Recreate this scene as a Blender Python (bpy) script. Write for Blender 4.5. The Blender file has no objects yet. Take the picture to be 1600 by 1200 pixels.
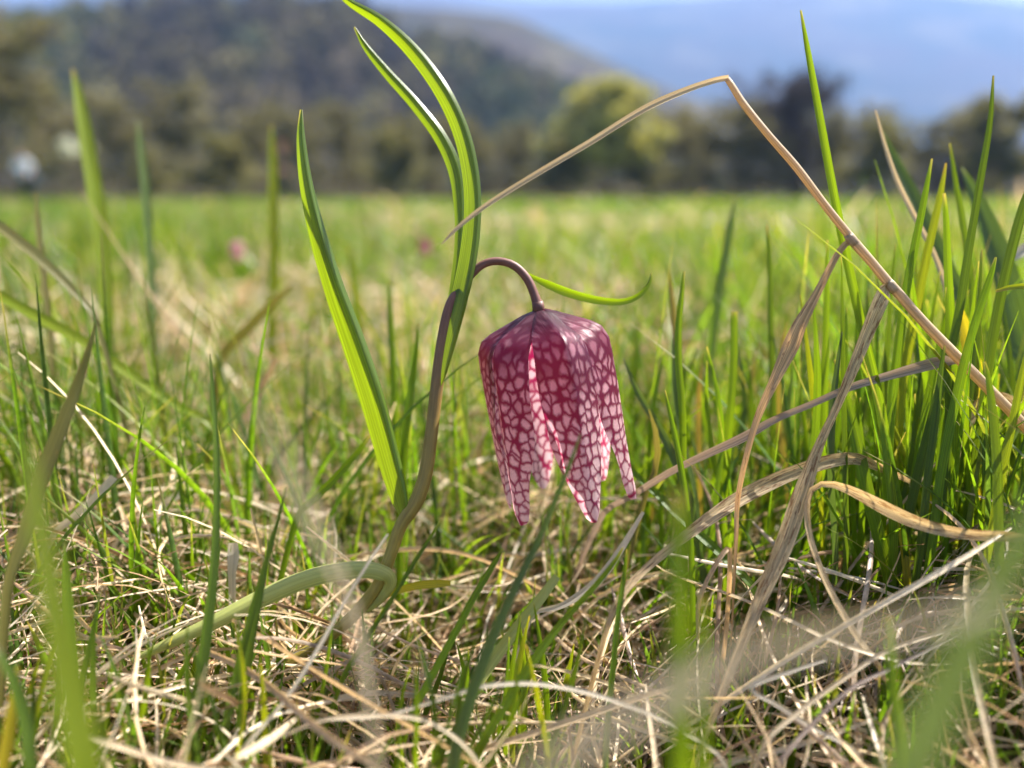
import bpy, bmesh, math, random
import numpy as np
from mathutils import Vector, Matrix

random.seed(7)
rng = np.random.default_rng(11)
scene = bpy.context.scene
COL = scene.collection

# ------------------------------------------------------------------ camera
CAM_H = 0.105            # phone held a hand's breadth above the turf
PITCH = math.radians(13.3)
FPX = 1209.0             # focal length in photo pixels (1600 wide)
FOCUS = 0.147
cam_data = bpy.data.cameras.new("camera")
cam = bpy.data.objects.new("camera", cam_data)
COL.objects.link(cam)
cam.location = (0, 0, CAM_H)
cam.rotation_euler = (math.pi / 2 - PITCH, 0, 0)
cam_data.sensor_width = 36.0
cam_data.lens = 36.0 * FPX / 1600.0
cam_data.clip_start = 0.002
cam_data.clip_end = 9000.0
cam_data.dof.use_dof = True
cam_data.dof.focus_distance = FOCUS
cam_data.dof.aperture_fstop = 7.3
cam_data.dof.aperture_blades = 0
scene.camera = cam

# ------------------------------------------------------------------ light
SUN_EL = math.radians(52)
SUN_AZ = math.radians(58)       # to the right of straight ahead, behind the flower
world = bpy.data.worlds.new("World")
scene.world = world
world.use_nodes = True
wn, wl = world.node_tree.nodes, world.node_tree.links
sky = wn.new("ShaderNodeTexSky")
sky.sky_type = 'NISHITA'
sky.sun_disc = False
sky.sun_elevation = SUN_EL
sky.sun_rotation = SUN_AZ
sky.dust_density = 4.0
sky.ozone_density = 0.4
wn["Background"].inputs[1].default_value = 0.052
wl.new(sky.outputs[0], wn["Background"].inputs[0])

sun_data = bpy.data.lights.new("sun", 'SUN')
sun_data.energy = 5.0
sun_data.angle = math.radians(0.53)
sun_data.color = (1.0, 0.95, 0.87)
sun = bpy.data.objects.new("sun", sun_data)
COL.objects.link(sun)
sdir = Vector((math.sin(SUN_AZ) * math.cos(SUN_EL), math.cos(SUN_AZ) * math.cos(SUN_EL), math.sin(SUN_EL)))
sun.rotation_euler = sdir.to_track_quat('Z', 'Y').to_euler()
sun.location = (0, 0, 3)

scene.view_settings.view_transform = 'Standard'
scene.view_settings.look = 'None'
scene.view_settings.exposure = 1.82
scene.view_settings.gamma = 1.0
scene.view_settings.use_curve_mapping = False
cy = scene.cycles
cy.use_denoising = True
cy.max_bounces = 6
cy.diffuse_bounces = 2
cy.glossy_bounces = 2
cy.transmission_bounces = 4
cy.volume_bounces = 0
cy.caustics_reflective = False
cy.caustics_refractive = False
cy.sample_clamp_indirect = 6.0
cy.use_adaptive_sampling = True
cy.adaptive_threshold = 0.02

# ------------------------------------------------------------------ helpers
SP, CP = math.sin(PITCH), math.cos(PITCH)
FWD = np.array((0, CP, -SP)); RGT = np.array((1.0, 0, 0)); UPV = np.array((0, SP, CP))
CAMP = np.array((0, 0, CAM_H))

def P(px, py, d):
    return CAMP + d * (FWD + (px - 800) / FPX * RGT + (600 - py) / FPX * UPV)

def PY(px, py, Y):
    """the point on the ray of a pixel whose ground distance is Y"""
    v = FWD + (px - 800) / FPX * RGT + (600 - py) / FPX * UPV
    return CAMP + v * (Y / v[1])

def proj(p):
    q = np.asarray(p) - CAMP
    d = q @ FWD
    return 800 + FPX * (q @ RGT) / d, 600 - FPX * (q @ UPV) / d, d

def gz(x, y):
    """height of the soil: small hummocks near the camera"""
    x = np.asarray(x, float); y = np.asarray(y, float)
    r = np.sqrt(x * x + y * y)
    f = np.exp(-(r / 2.5) ** 2)
    h = 0.006 * np.sin(x * 23 + 1.3) * np.cos(y * 19 + .4) + 0.004 * np.sin(x * 51 + y * 37)
    h = h + 0.022 * np.exp(-(((x - .115) / .05) ** 2 + ((y - .135) / .035) ** 2))
    h = h + 0.008 * np.exp(-(((x + .14) / .06) ** 2 + ((y - .20) / .05) ** 2))
    return h * f

def tag(o, label=None, cat=None, group=None, kind=None):
    if label: o["label"] = label
    if cat: o["category"] = cat
    if group: o["group"] = group
    if kind: o["kind"] = kind
    return o

def empty(name, loc=(0, 0, 0), rz=0.0, scale=1.0):
    o = bpy.data.objects.new(name, None)
    o.empty_display_size = 0.01
    COL.objects.link(o)
    o.location = loc; o.rotation_euler = (0, 0, rz); o.scale = (scale,) * 3
    return o

def mesh_obj(name, verts, faces, mat, parent=None, smooth=True, uv=None, col=None):
    me = bpy.data.meshes.new(name)
    me.from_pydata([tuple(map(float, v)) for v in verts], [], faces)
    if smooth:
        me.polygons.foreach_set("use_smooth", [True] * len(me.polygons))
    if uv is not None:
        lay = me.uv_layers.new(name="UVMap")
        li = np.empty(len(me.loops), np.int32); me.loops.foreach_get("vertex_index", li)
        lay.data.foreach_set("uv", np.asarray(uv, np.float32)[li].ravel())
    if mat: me.materials.append(mat)
    me.update()
    o = bpy.data.objects.new(name, me)
    COL.objects.link(o)
    if parent is not None: o.parent = parent
    return o

def quads_obj(name, V, Q, mat, C=None, smooth=True, UV=None, parent=None):
    """a big mesh straight from numpy arrays: V (n,3), Q (m,4)"""
    me = bpy.data.meshes.new(name)
    V = np.ascontiguousarray(V, np.float32); Q = np.ascontiguousarray(Q, np.int32)
    m = len(Q); k = Q.shape[1]
    me.vertices.add(len(V)); me.vertices.foreach_set("co", V.ravel())
    me.loops.add(m * k); me.loops.foreach_set("vertex_index", Q.ravel())
    me.polygons.add(m)
    me.polygons.foreach_set("loop_start", np.arange(0, m * k, k, dtype=np.int32))
    if smooth: me.polygons.foreach_set("use_smooth", np.ones(m, bool))
    if C is not None:
        a = me.color_attributes.new("Col", 'FLOAT_COLOR', 'POINT')
        C4 = np.ones((len(V), 4), np.float32); C4[:, :3] = C
        a.data.foreach_set("color", C4.ravel())
    if UV is not None:
        lay = me.uv_layers.new(name="UVMap")
        lay.data.foreach_set("uv", np.ascontiguousarray(UV[Q.ravel()], np.float32).ravel())
    me.update(calc_edges=True)
    me.validate()
    if mat: me.materials.append(mat)
    o = bpy.data.objects.new(name, me)
    COL.objects.link(o)
    if parent is not None: o.parent = parent
    return o

def catmull(pts, n):
    """resample control rows (any columns) to n rows with a centripetal-ish spline"""
    pts = np.asarray(pts, float)
    if len(pts) == 2:
        t = np.linspace(0, 1, n)[:, None]
        return pts[0] * (1 - t) + pts[1] * t
    seg = np.linalg.norm(np.diff(pts[:, :3], axis=0), axis=1)
    s = np.concatenate([[0], np.cumsum(np.maximum(seg, 1e-9))])
    m = np.zeros_like(pts)
    m[1:-1] = (pts[2:] - pts[:-2]) / (s[2:] - s[:-2])[:, None]
    m[0] = (pts[1] - pts[0]) / (s[1] - s[0]); m[-1] = (pts[-1] - pts[-2]) / (s[-1] - s[-2])
    out = []
    for x in np.linspace(0, s[-1], n):
        i = min(max(np.searchsorted(s, x) - 1, 0), len(s) - 2)
        h = s[i + 1] - s[i]; t = (x - s[i]) / h
        out.append((2*t**3 - 3*t*t + 1) * pts[i] + (t**3 - 2*t*t + t) * h * m[i] + (-2*t**3 + 3*t*t) * pts[i + 1] + (t**3 - t*t) * h * m[i + 1])
    return np.array(out)

def unit(v):
    v = np.asarray(v, float)
    return v / np.maximum(np.linalg.norm(v, axis=-1, keepdims=True), 1e-12)

def tube(pts, rad, sides=10, cap=True):
    pts = np.asarray(pts, float); n = len(pts)
    T = unit(np.gradient(pts, axis=0))
    ref = np.array((0, 0, 1.0)) if abs(T[0][2]) < .8 else np.array((1.0, 0, 0))
    N = unit(np.cross(T[0], ref)); V = []; UV = []; F = []
    L = 0
    for i in range(n):
        if i:
            N = unit(N - T[i] * (N @ T[i])); L += np.linalg.norm(pts[i] - pts[i - 1])
        B = np.cross(T[i], N)
        for k in range(sides):
            a = 2 * math.pi * k / sides
            V.append(pts[i] + rad[i] * (math.cos(a) * N + math.sin(a) * B)); UV.append((k / sides, L * 100))
    for i in range(n - 1):
        for k in range(sides):
            k2 = (k + 1) % sides
            F.append((i * sides + k, i * sides + k2, (i + 1) * sides + k2, (i + 1) * sides + k))
    if cap:
        F.append(tuple(range(sides))[::-1]); F.append(tuple(range((n - 1) * sides, n * sides)))
    return V, F, UV

# ------------------------------------------------------------------ materials
def new_mat(name):
    m = bpy.data.materials.new(name); m.use_nodes = True
    nt = m.node_tree; nt.nodes.clear()
    out = nt.nodes.new("ShaderNodeOutputMaterial")
    return m, nt, out

def nd(nt, t, **kw):
    n = nt.nodes.new(t)
    for k, v in kw.items(): setattr(n, k, v)
    return n

def mixc(nt, fac, a, b, blend='MIX'):
    n = nd(nt, "ShaderNodeMix", data_type='RGBA', blend_type=blend)
    for key, v in ((0, fac), (6, a), (7, b)):
        if hasattr(v, "is_linked") or hasattr(v, "links"): nt.links.new(v, n.inputs[key])
        else: n.inputs[key].default_value = v if key == 0 else (*v, 1.0)
    return n.outputs[2]

def mth(nt, op, a, b=None, clamp=False):
    n = nd(nt, "ShaderNodeMath", operation=op); n.use_clamp = clamp
    for i, v in enumerate((a, b)):
        if v is None: continue
        if hasattr(v, "links"): nt.links.new(v, n.inputs[i])
        else: n.inputs[i].default_value = v
    return n.outputs[0]

def ramp(nt, x, lo, hi, a=0.0, b=1.0):
    n = nd(nt, "ShaderNodeMapRange", interpolation_type='SMOOTHSTEP')
    nt.links.new(x, n.inputs[0])
    for i, v in ((1, lo), (2, hi), (3, a), (4, b)): n.inputs[i].default_value = v
    return n.outputs[0]

def pos_noise(nt, scale, detail=3.0, rough=.55):
    g = nd(nt, "ShaderNodeNewGeometry")
    n = nd(nt, "ShaderNodeTexNoise"); n.inputs["Scale"].default_value = scale; n.inputs["Detail"].default_value = detail
    n.inputs["Roughness"].default_value = rough
    nt.links.new(g.outputs["Position"], n.inputs["Vector"])
    return n.outputs[0]

def leaf_surface(nt, out, col, trans_tint, tfac, rough, spec, bump=None, bstr=.25, bdist=.0002, sheen=0.0):
    """thin leaf: glossy-diffuse front plus light that comes through"""
    pr = nd(nt, "ShaderNodeBsdfPrincipled")
    nt.links.new(col, pr.inputs["Base Color"])
    pr.inputs["Roughness"].default_value = rough
    pr.inputs["Specular IOR Level"].default_value = spec
    if sheen:
        pr.inputs["Sheen Weight"].default_value = sheen
        pr.inputs["Sheen Roughness"].default_value = .4
    tr = nd(nt, "ShaderNodeBsdfTranslucent")
    nt.links.new(mixc(nt, 1.0, col, trans_tint, 'MULTIPLY'), tr.inputs[0])
    if bump is not None:
        b = nd(nt, "ShaderNodeBump"); b.inputs["Strength"].default_value = bstr; b.inputs["Distance"].default_value = bdist
        nt.links.new(bump, b.inputs["Height"])
        nt.links.new(b.outputs[0], pr.inputs["Normal"])
    mx = nd(nt, "ShaderNodeMixShader"); mx.inputs[0].default_value = tfac
    nt.links.new(pr.outputs[0], mx.inputs[1]); nt.links.new(tr.outputs[0], mx.inputs[2])
    nt.links.new(mx.outputs[0], out.inputs[0])

def uv_noise(nt, sx, sy, detail=2.0, rough=.5, seed=True):
    uv = nd(nt, "ShaderNodeUVMap")
    mp = nd(nt, "ShaderNodeMapping"); mp.inputs[3].default_value = (sx, sy, 1)
    nt.links.new(uv.outputs[0], mp.inputs[0])
    no = nd(nt, "ShaderNodeTexNoise", noise_dimensions='4D'); no.inputs["Scale"].default_value = 1.0
    no.inputs["Detail"].default_value = detail; no.inputs["Roughness"].default_value = rough
    if seed:
        oi = nd(nt, "ShaderNodeObjectInfo")
        nt.links.new(mth(nt, 'MULTIPLY', oi.outputs["Random"], 40), no.inputs["W"])
    nt.links.new(mp.outputs[0], no.inputs["Vector"])
    return no.outputs[0]

def blade_mat(name, c1, c2, trans=(2.2, 1.9, .8), tfac=.45, rough=.42, spec=.45, spots=None, spot_amt=.55, tip=None, stripe=.35, sheen=0.0):
    """single grass blades and leaves: lengthwise veins, wear, colour drift; UV.x across 0..1, UV.y along in cm"""
    m, nt, out = new_mat(name)
    vein = uv_noise(nt, 22, .35, 1.0)
    blot = uv_noise(nt, 2.5, .6, 3.0)
    oi = nd(nt, "ShaderNodeObjectInfo")
    f = mth(nt, 'ADD', mth(nt, 'MULTIPLY', oi.outputs["Random"], .5), mth(nt, 'MULTIPLY', blot, .6))
    col = mixc(nt, ramp(nt, f, .2, .9), c1, c2)
    v = ramp(nt, vein, .3, .7, 1 - stripe, 1 + stripe * .6)
    cv = nd(nt, "ShaderNodeCombineColor")
    for i in range(3): nt.links.new(v, cv.inputs[i])
    col = mixc(nt, 1.0, col, cv.outputs[0], 'MULTIPLY')
    if spots is not None:
        sp = uv_noise(nt, 7, 2.6, 5.0, .7)
        col = mixc(nt, ramp(nt, sp, spot_amt, spot_amt + .1), col, spots)
    if tip is not None:
        uv2 = nd(nt, "ShaderNodeUVMap"); uv2.uv_map = "Along"
        sx = nd(nt, "ShaderNodeSeparateXYZ"); nt.links.new(uv2.outputs[0], sx.inputs[0])
        tt = mth(nt, 'ADD', sx.outputs[1], mth(nt, 'MULTIPLY', blot, .12))
        col = mixc(nt, ramp(nt, tt, 1.03, 1.08), col, tip)
    leaf_surface(nt, out, col, trans, tfac, rough, spec, vein, .35, .0003, sheen)
    return m

def attr_blade_mat(name, trans=(2.0, 1.8, .8), tfac=.4, rough=.4, spec=.45, wear=0):
    m, nt, out = new_mat(name)
    at = nd(nt, "ShaderNodeAttribute"); at.attribute_name = "Col"
    if wear:
        a = pos_noise(nt, wear, 3, .6); b = pos_noise(nt, wear * .18, 2, .5)
        v = ramp(nt, mth(nt, 'ADD', mth(nt, 'MULTIPLY', a, .6), mth(nt, 'MULTIPLY', b, .4)), .34, .66, .72, 1.22)
        cv = nd(nt, "ShaderNodeCombineColor")
        for i in range(3): nt.links.new(v, cv.inputs[i])
        leaf_surface(nt, out, mixc(nt, 1.0, at.outputs[0], cv.outputs[0], 'MULTIPLY'), trans, tfac, rough, spec, a, .3, .0002)
    else:
        leaf_surface(nt, out, at.outputs[0], trans, tfac, rough, spec)
    return m

GREEN_TR = (2.6, 2.1, .55)
M = {}
M['fresh'] = blade_mat("grass_fresh", (.090, .180, .010), (.125, .215, .012), GREEN_TR, .5, .4, .38, spots=(.24, .17, .05), spot_amt=.69, tip=(.40, .33, .20))
M['deep'] = blade_mat("grass_deep", (.060, .108, .010), (.088, .145, .013), (2.3, 2.0, .5), .4, .4, .38, spots=(.22, .15, .05), spot_amt=.68, tip=(.35, .28, .18))
M['blue'] = blade_mat("grass_bluish", (.080, .125, .035), (.105, .155, .04), (1.9, 1.9, .6), .34, .38, .45, spots=(.2, .15, .07), spot_amt=.68, tip=(.30, .28, .22))
M['lime'] = blade_mat("grass_yellow_green", (.17, .235, .014), (.22, .265, .016), (2.2, 1.9, .5), .5, .4, .4, tip=(.38, .24, .10))
M['yellow'] = blade_mat("grass_yellow", (.36, .34, .03), (.45, .36, .03), (1.9, 1.7, .6), .5, .42, .4, spots=(.35, .14, .03), spot_amt=.62)
M['olive'] = blade_mat("grass_olive", (.15, .15, .05), (.26, .20, .06), (2.0, 1.7, .6), .4, .42, .4, spots=(.28, .15, .05), spot_amt=.6)
M['straw'] = blade_mat("dry_straw", (.58, .46, .29), (.66, .54, .36), (1.5, 1.3, 1.0), .35, .42, .5, stripe=.3)
M['bleach'] = blade_mat("dry_bleached", (.56, .49, .37), (.66, .58, .45), (1.4, 1.3, 1.1), .35, .40, .5, stripe=.25)
M['tan'] = blade_mat("dry_tan", (.50, .37, .20), (.62, .48, .28), (1.5, 1.3, .95), .42, .42, .5, spots=(.22, .12, .05), spot_amt=.50, stripe=.45)
M['grey'] = blade_mat("dry_grey_brown", (.26, .19, .15), (.38, .30, .23), (1.4, 1.2, 1.0), .25, .40, .55, spots=(.14, .08, .05), spot_amt=.6, stripe=.45)
M['rust'] = blade_mat("dry_rust", (.52, .35, .19), (.62, .46, .28), (1.6, 1.3, .85), .42, .42, .5, spots=(.16, .05, .02), spot_amt=.55, stripe=.4)
M['frit'] = blade_mat("fritillary_leaf", (.072, .13, .012), (.098, .165, .016), (3.1, 2.5, .3), .5, .30, .65, stripe=.28, sheen=.25, tip=(.35, .33, .24))
M['frit_pale'] = blade_mat("fritillary_leaf_waxy", (.36, .39, .10), (.42, .44, .14), (1.4, 1.4, .7), .25, .48, .35, stripe=.18)
M['near'] = blade_mat('grass_close', (.095, .135, .003), (.12, .16, .004), (2.0, 1.9, .3), .5, .45, .3)
M['near_flare'] = blade_mat('grass_close_flare', (.20, .29, .06), (.26, .34, .08), (1.6, 1.5, .8), .5, .45, .3)  # close grass with the brightening of lens flare put into its colour
M['near_straw'] = blade_mat('straw_close', (.68, .56, .38), (.74, .62, .44), (1.25, 1.15, .9), .5, .45, .3, stripe=.15)
M['near_grass'] = attr_blade_mat("meadow_grass", (2.1, 2.0, .6), .46, .42, .4, 700)
M['thatch'] = attr_blade_mat("dry_thatch", (1.5, 1.3, 1.0), .34, .40, .5, 900)

def stem_material():
    m, nt, out = new_mat("fritillary_stem")
    at = nd(nt, "ShaderNodeAttribute"); at.attribute_name = "Col"
    n1 = uv_noise(nt, 30, .8, 2.0); n2 = uv_noise(nt, 5, 2.0, 4.0)
    v = ramp(nt, mth(nt, 'ADD', mth(nt, 'MULTIPLY', n1, .5), mth(nt, 'MULTIPLY', n2, .5)), .3, .7, .72, 1.25)
    cv = nd(nt, "ShaderNodeCombineColor")
    for i in range(3): nt.links.new(v, cv.inputs[i])
    col = mixc(nt, 1.0, at.outputs[0], cv.outputs[0], 'MULTIPLY')
    pr = nd(nt, "ShaderNodeBsdfPrincipled"); nt.links.new(col, pr.inputs["Base Color"])
    pr.inputs["Roughness"].default_value = .5; pr.inputs["Specular IOR Level"].default_value = .4
    pr.inputs["Subsurface Weight"].default_value = .35; pr.inputs["Subsurface Radius"].default_value = (.001, .0008, .0003)
    b = nd(nt, "ShaderNodeBump"); b.inputs["Strength"].default_value = .2; b.inputs["Distance"].default_value = .0002
    nt.links.new(n1, b.inputs["Height"]); nt.links.new(b.outputs[0], pr.inputs["Normal"])
    nt.links.new(pr.outputs[0], out.inputs[0])
    return m
M['stem'] = stem_material()

def tepal_material():
    """chequered fritillary: pale rounded cells in a dark purple net; UV.x across in mm/40+.5, UV.y along 0..1"""
    m, nt, out = new_mat("fritillary_tepal")
    uv = nd(nt, "ShaderNodeUVMap")
    sp = nd(nt, "ShaderNodeSeparateXYZ"); nt.links.new(uv.outputs[0], sp.inputs[0])
    along = sp.outputs[1]
    across = mth(nt, 'ABSOLUTE', mth(nt, 'SUBTRACT', sp.outputs[0], .5))
    mp = nd(nt, "ShaderNodeMapping"); mp.inputs[3].default_value = (40 / 1.5, 41 / 2.35, 1)
    nt.links.new(uv.outputs[0], mp.inputs[0])
    oi = nd(nt, "ShaderNodeObjectInfo")
    off = nd(nt, "ShaderNodeVectorMath", operation='ADD')
    sc = nd(nt, "ShaderNodeCombineXYZ")
    rnd = mth(nt, 'MULTIPLY', oi.outputs["Random"], 57)
    nt.links.new(rnd, sc.inputs[0]); nt.links.new(rnd, sc.inputs[1])
    nt.links.new(mp.outputs[0], off.inputs[0]); nt.links.new(sc.outputs[0], off.inputs[1])
    wn_ = nd(nt, "ShaderNodeTexNoise"); wn_.inputs["Scale"].default_value = .9; wn_.inputs["Detail"].default_value = 3
    nt.links.new(off.outputs[0], wn_.inputs["Vector"])
    wsub = nd(nt, "ShaderNodeVectorMath", operation='SUBTRACT'); wsub.inputs[1].default_value = (.5, .5, .5)
    nt.links.new(wn_.outputs["Color"], wsub.inputs[0])
    wsc = nd(nt, "ShaderNodeVectorMath", operation='SCALE'); wsc.inputs[3].default_value = .95
    nt.links.new(wsub.outputs[0], wsc.inputs[0])
    warp = nd(nt, "ShaderNodeVectorMath", operation='ADD')
    nt.links.new(off.outputs[0], warp.inputs[0]); nt.links.new(wsc.outputs[0], warp.inputs[1])
    def vor(feature):
        v = nd(nt, "ShaderNodeTexVoronoi", voronoi_dimensions='2D', feature=feature)
        v.inputs["Scale"].default_value = 1.0; v.inputs["Randomness"].default_value = .82
        nt.links.new(warp.outputs[0], v.inputs["Vector"]); return v
    ve = vor('DISTANCE_TO_EDGE'); vf = vor('F1')
    edge = mth(nt, 'ADD', ve.outputs["Distance"], mth(nt, 'MULTIPLY', mth(nt, 'SUBTRACT', along, .55), .12))
    fd = mth(nt, 'SUBTRACT', vf.outputs["Distance"], mth(nt, 'MULTIPLY', along, .22))
    soft = mth(nt, 'MULTIPLY', ramp(nt, edge, -.02, .29), ramp(nt, fd, .60, .20))
    cellr = nd(nt, "ShaderNodeSeparateColor"); nt.links.new(vf.outputs["Color"], cellr.inputs[0])
    # cells fade out towards the base and differ from one another; a few stay dark
    big = nd(nt, "ShaderNodeTexNoise"); big.inputs["Scale"].default_value = .22; big.inputs["Detail"].default_value = 2
    nt.links.new(off.outputs[0], big.inputs["Vector"])
    grow = ramp(nt, mth(nt, 'ADD', along, mth(nt, 'MULTIPLY', mth(nt, 'SUBTRACT', big.outputs[0], .5), .75)), .05, .52, .14, 1.0)
    keep = ramp(nt, mth(nt, 'ADD', cellr.outputs[0], mth(nt, 'MULTIPLY', along, .7)), .22, .55, .25, 1.0)
    pale = mth(nt, 'MULTIPLY', mth(nt, 'MULTIPLY', soft, grow), keep)
    # rim of the tepal stays dark
    net = mixc(nt, ramp(nt, along, .25, .95), (.078, .010, .040), (.23, .026, .088))
    net = mixc(nt, mth(nt, 'MULTIPLY', ramp(nt, big.outputs[0], .5, .72), .45), net, (.34, .075, .13))
    net = mixc(nt, ramp(nt, along, .02, .16, 1, 0), net, (.075, .032, .050))
    cell = mixc(nt, ramp(nt, along, .2, .95), (.58, .25, .33), (.92, .72, .70))
    cell = mixc(nt, mth(nt, 'MULTIPLY', cellr.outputs[1], .4), cell, (.88, .60, .62))
    col = mixc(nt, pale, net, cell)
    grain = nd(nt, "ShaderNodeTexNoise"); grain.inputs["Scale"].default_value = 6; grain.inputs["Detail"].default_value = 4
    nt.links.new(off.outputs[0], grain.inputs["Vector"])
    gv = ramp(nt, grain.outputs[0], .25, .75, .82, 1.18); cv = nd(nt, "ShaderNodeCombineColor")
    for i in range(3): nt.links.new(gv, cv.inputs[i])
    col = mixc(nt, 1.0, col, cv.outputs[0], 'MULTIPLY')
    pr = nd(nt, "ShaderNodeBsdfPrincipled"); nt.links.new(col, pr.inputs["Base Color"])
    pr.inputs["Roughness"].default_value = .40; pr.inputs["Specular IOR Level"].default_value = .55
    pr.inputs["Sheen Weight"].default_value = .12; pr.inputs["Sheen Roughness"].default_value = .35
    tr = nd(nt, "ShaderNodeBsdfTranslucent")
    tcol = mixc(nt, pale, (.44, .014, .09), (1.0, .64, .68))
    tcol = mixc(nt, ramp(nt, along, .04, .22, 1, 0), tcol, (.16, .01, .03))
    nt.links.new(tcol, tr.inputs[0])
    veinmap = nd(nt, "ShaderNodeMapping"); veinmap.inputs[3].default_value = (120, 6, 1); nt.links.new(uv.outputs[0], veinmap.inputs[0])
    vein = nd(nt, "ShaderNodeTexNoise"); vein.inputs["Scale"].default_value = 1.0; vein.inputs["Detail"].default_value = 2
    nt.links.new(veinmap.outputs[0], vein.inputs["Vector"])
    hgt = mth(nt, 'ADD', vein.outputs[0], mth(nt, 'MULTIPLY', soft, .5))
    b = nd(nt, "ShaderNodeBump"); b.inputs["Strength"].default_value = .35; b.inputs["Distance"].default_value = .0003
    nt.links.new(hgt, b.inputs["Height"]); nt.links.new(b.outputs[0], pr.inputs["Normal"])
    mx = nd(nt, "ShaderNodeMixShader"); mx.inputs[0].default_value = .5
    nt.links.new(pr.outputs[0], mx.inputs[1]); nt.links.new(tr.outputs[0], mx.inputs[2])
    nt.links.new(mx.outputs[0], out.inputs[0])
    return m
M['tepal'] = tepal_material()

def ground_material():
    m, nt, out = new_mat("meadow_ground")
    fine = pos_noise(nt, 220, 5, .7); mid = pos_noise(nt, 3.0, 4); wide = pos_noise(nt, .25, 3)
    soil = mixc(nt, ramp(nt, fine, .3, .7), (.045, .032, .018), (.16, .125, .07))
    turf = mixc(nt, ramp(nt, mid, .35, .65), (.10, .17, .035), (.28, .24, .12))
    turf = mixc(nt, ramp(nt, wide, .42, .60), turf, (.085, .17, .03))
    g = nd(nt, "ShaderNodeNewGeometry"); ln = nd(nt, "ShaderNodeVectorMath", operation='LENGTH')
    nt.links.new(g.outputs["Position"], ln.inputs[0])
    col = mixc(nt, ramp(nt, ln.outputs["Value"], .6, 3.0), soil, turf)
    pr = nd(nt, "ShaderNodeBsdfPrincipled"); nt.links.new(col, pr.inputs["Base Color"])
    pr.inputs["Roughness"].default_value = .9; pr.inputs["Specular IOR Level"].default_value = .2
    b = nd(nt, "ShaderNodeBump"); b.inputs["Strength"].default_value = .8; b.inputs["Distance"].default_value = .003
    nt.links.new(fine, b.inputs["Height"]); nt.links.new(b.outputs[0], pr.inputs["Normal"])
    nt.links.new(pr.outputs[0], out.inputs[0])
    return m
M['ground'] = ground_material()

def forest_material(name, c1, c2, c3, s1, s2):
    m, nt, out = new_mat(name)
    a = pos_noise(nt, s1, 4, .6); b_ = pos_noise(nt, s2, 5, .65)
    col = mixc(nt, ramp(nt, a, .40, .60), c1, c2)
    col = mixc(nt, ramp(nt, b_, .50, .62), col, c3)
    pr = nd(nt, "ShaderNodeBsdfPrincipled"); nt.links.new(col, pr.inputs["Base Color"])
    pr.inputs["Roughness"].default_value = .95; pr.inputs["Specular IOR Level"].default_value = .05
    nt.links.new(pr.outputs[0], out.inputs[0])
    return m
M['hill_near'] = forest_material("wooded_slope", (.085, .068, .042), (.115, .10, .05), (.07, .075, .04), .02, .06)
M['hill_mid'] = forest_material("far_wooded_slope", (.055, .044, .036), (.04, .04, .03), (.085, .075, .045), .009, .03)
M['hill_far'] = forest_material("distant_wooded_ridge", (.05, .042, .035), (.022, .034, .028), (.085, .08, .06), .0026, .007)

def plain(name, col, rough=.8, spec=.2, var=.25, scale=30):
    m, nt, out = new_mat(name)
    n = pos_noise(nt, scale, 3)
    v = ramp(nt, n, .3, .7, 1 - var, 1 + var); cv = nd(nt, "ShaderNodeCombineColor")
    for i in range(3): nt.links.new(v, cv.inputs[i])
    c = mixc(nt, 1.0, col, cv.outputs[0], 'MULTIPLY')
    pr = nd(nt, "ShaderNodeBsdfPrincipled"); nt.links.new(c, pr.inputs["Base Color"])
    pr.inputs["Roughness"].default_value = rough; pr.inputs["Specular IOR Level"].default_value = spec
    nt.links.new(pr.outputs[0], out.inputs[0])
    return m

def foliage_mat(name, c1, c2, tfac=.35):
    m, nt, out = new_mat(name)
    n = pos_noise(nt, .9, 3)
    leaf_surface(nt, out, mixc(nt, ramp(nt, n, .35, .65), c1, c2), (1.8, 1.7, .8), tfac, .55, .3)
    return m
M['bark'] = plain("bark_grey_brown", (.13, .105, .08), .9, .1, .35, 8)
M['bark_dark'] = plain("bark_dark", (.085, .068, .06), .9, .1, .35, 8)
M['twig_purple'] = plain("twig_purple_brown", (.12, .09, .085), .85, .1, .3, 2)
M['twig_brown'] = plain("twig_brown", (.15, .115, .075), .85, .1, .3, 2)
M['twig_olive'] = plain("twig_olive", (.16, .14, .07), .85, .1, .3, 2)
M['bud_lime'] = foliage_mat("young_leaf_yellow_green", (.27, .27, .10), (.36, .34, .14))
M['bud_olive'] = foliage_mat("young_leaf_olive", (.135, .125, .062), (.185, .168, .08))
M['needle'] = foliage_mat("conifer_needle", (.018, .038, .028), (.028, .055, .035), .1)
M['blossom'] = foliage_mat("white_blossom", (.55, .57, .60), (.62, .63, .65), .3)
M['woodland'] = attr_blade_mat("woodland", (1.2, 1.2, .8), .12, .9, .05)
M['skin'] = plain("skin", (.50, .27, .19), .5, .4, .06, 40)
M['shirt_white'] = plain("white_shirt", (.52, .55, .62), .8, .2, .06, 12)
M['cloth_dark'] = plain("dark_green_cloth", (.018, .030, .024), .85, .2, .2, 12)
M['cloth_blue'] = plain("slate_blue_cloth", (.055, .075, .105), .85, .2, .2, 12)
M['cap_red'] = plain("rust_red_wool", (.26, .07, .045), .9, .1, .2, 60)
M['hair_dark'] = plain("dark_hair", (.05, .03, .02), .6, .3, .3, 80)

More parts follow.
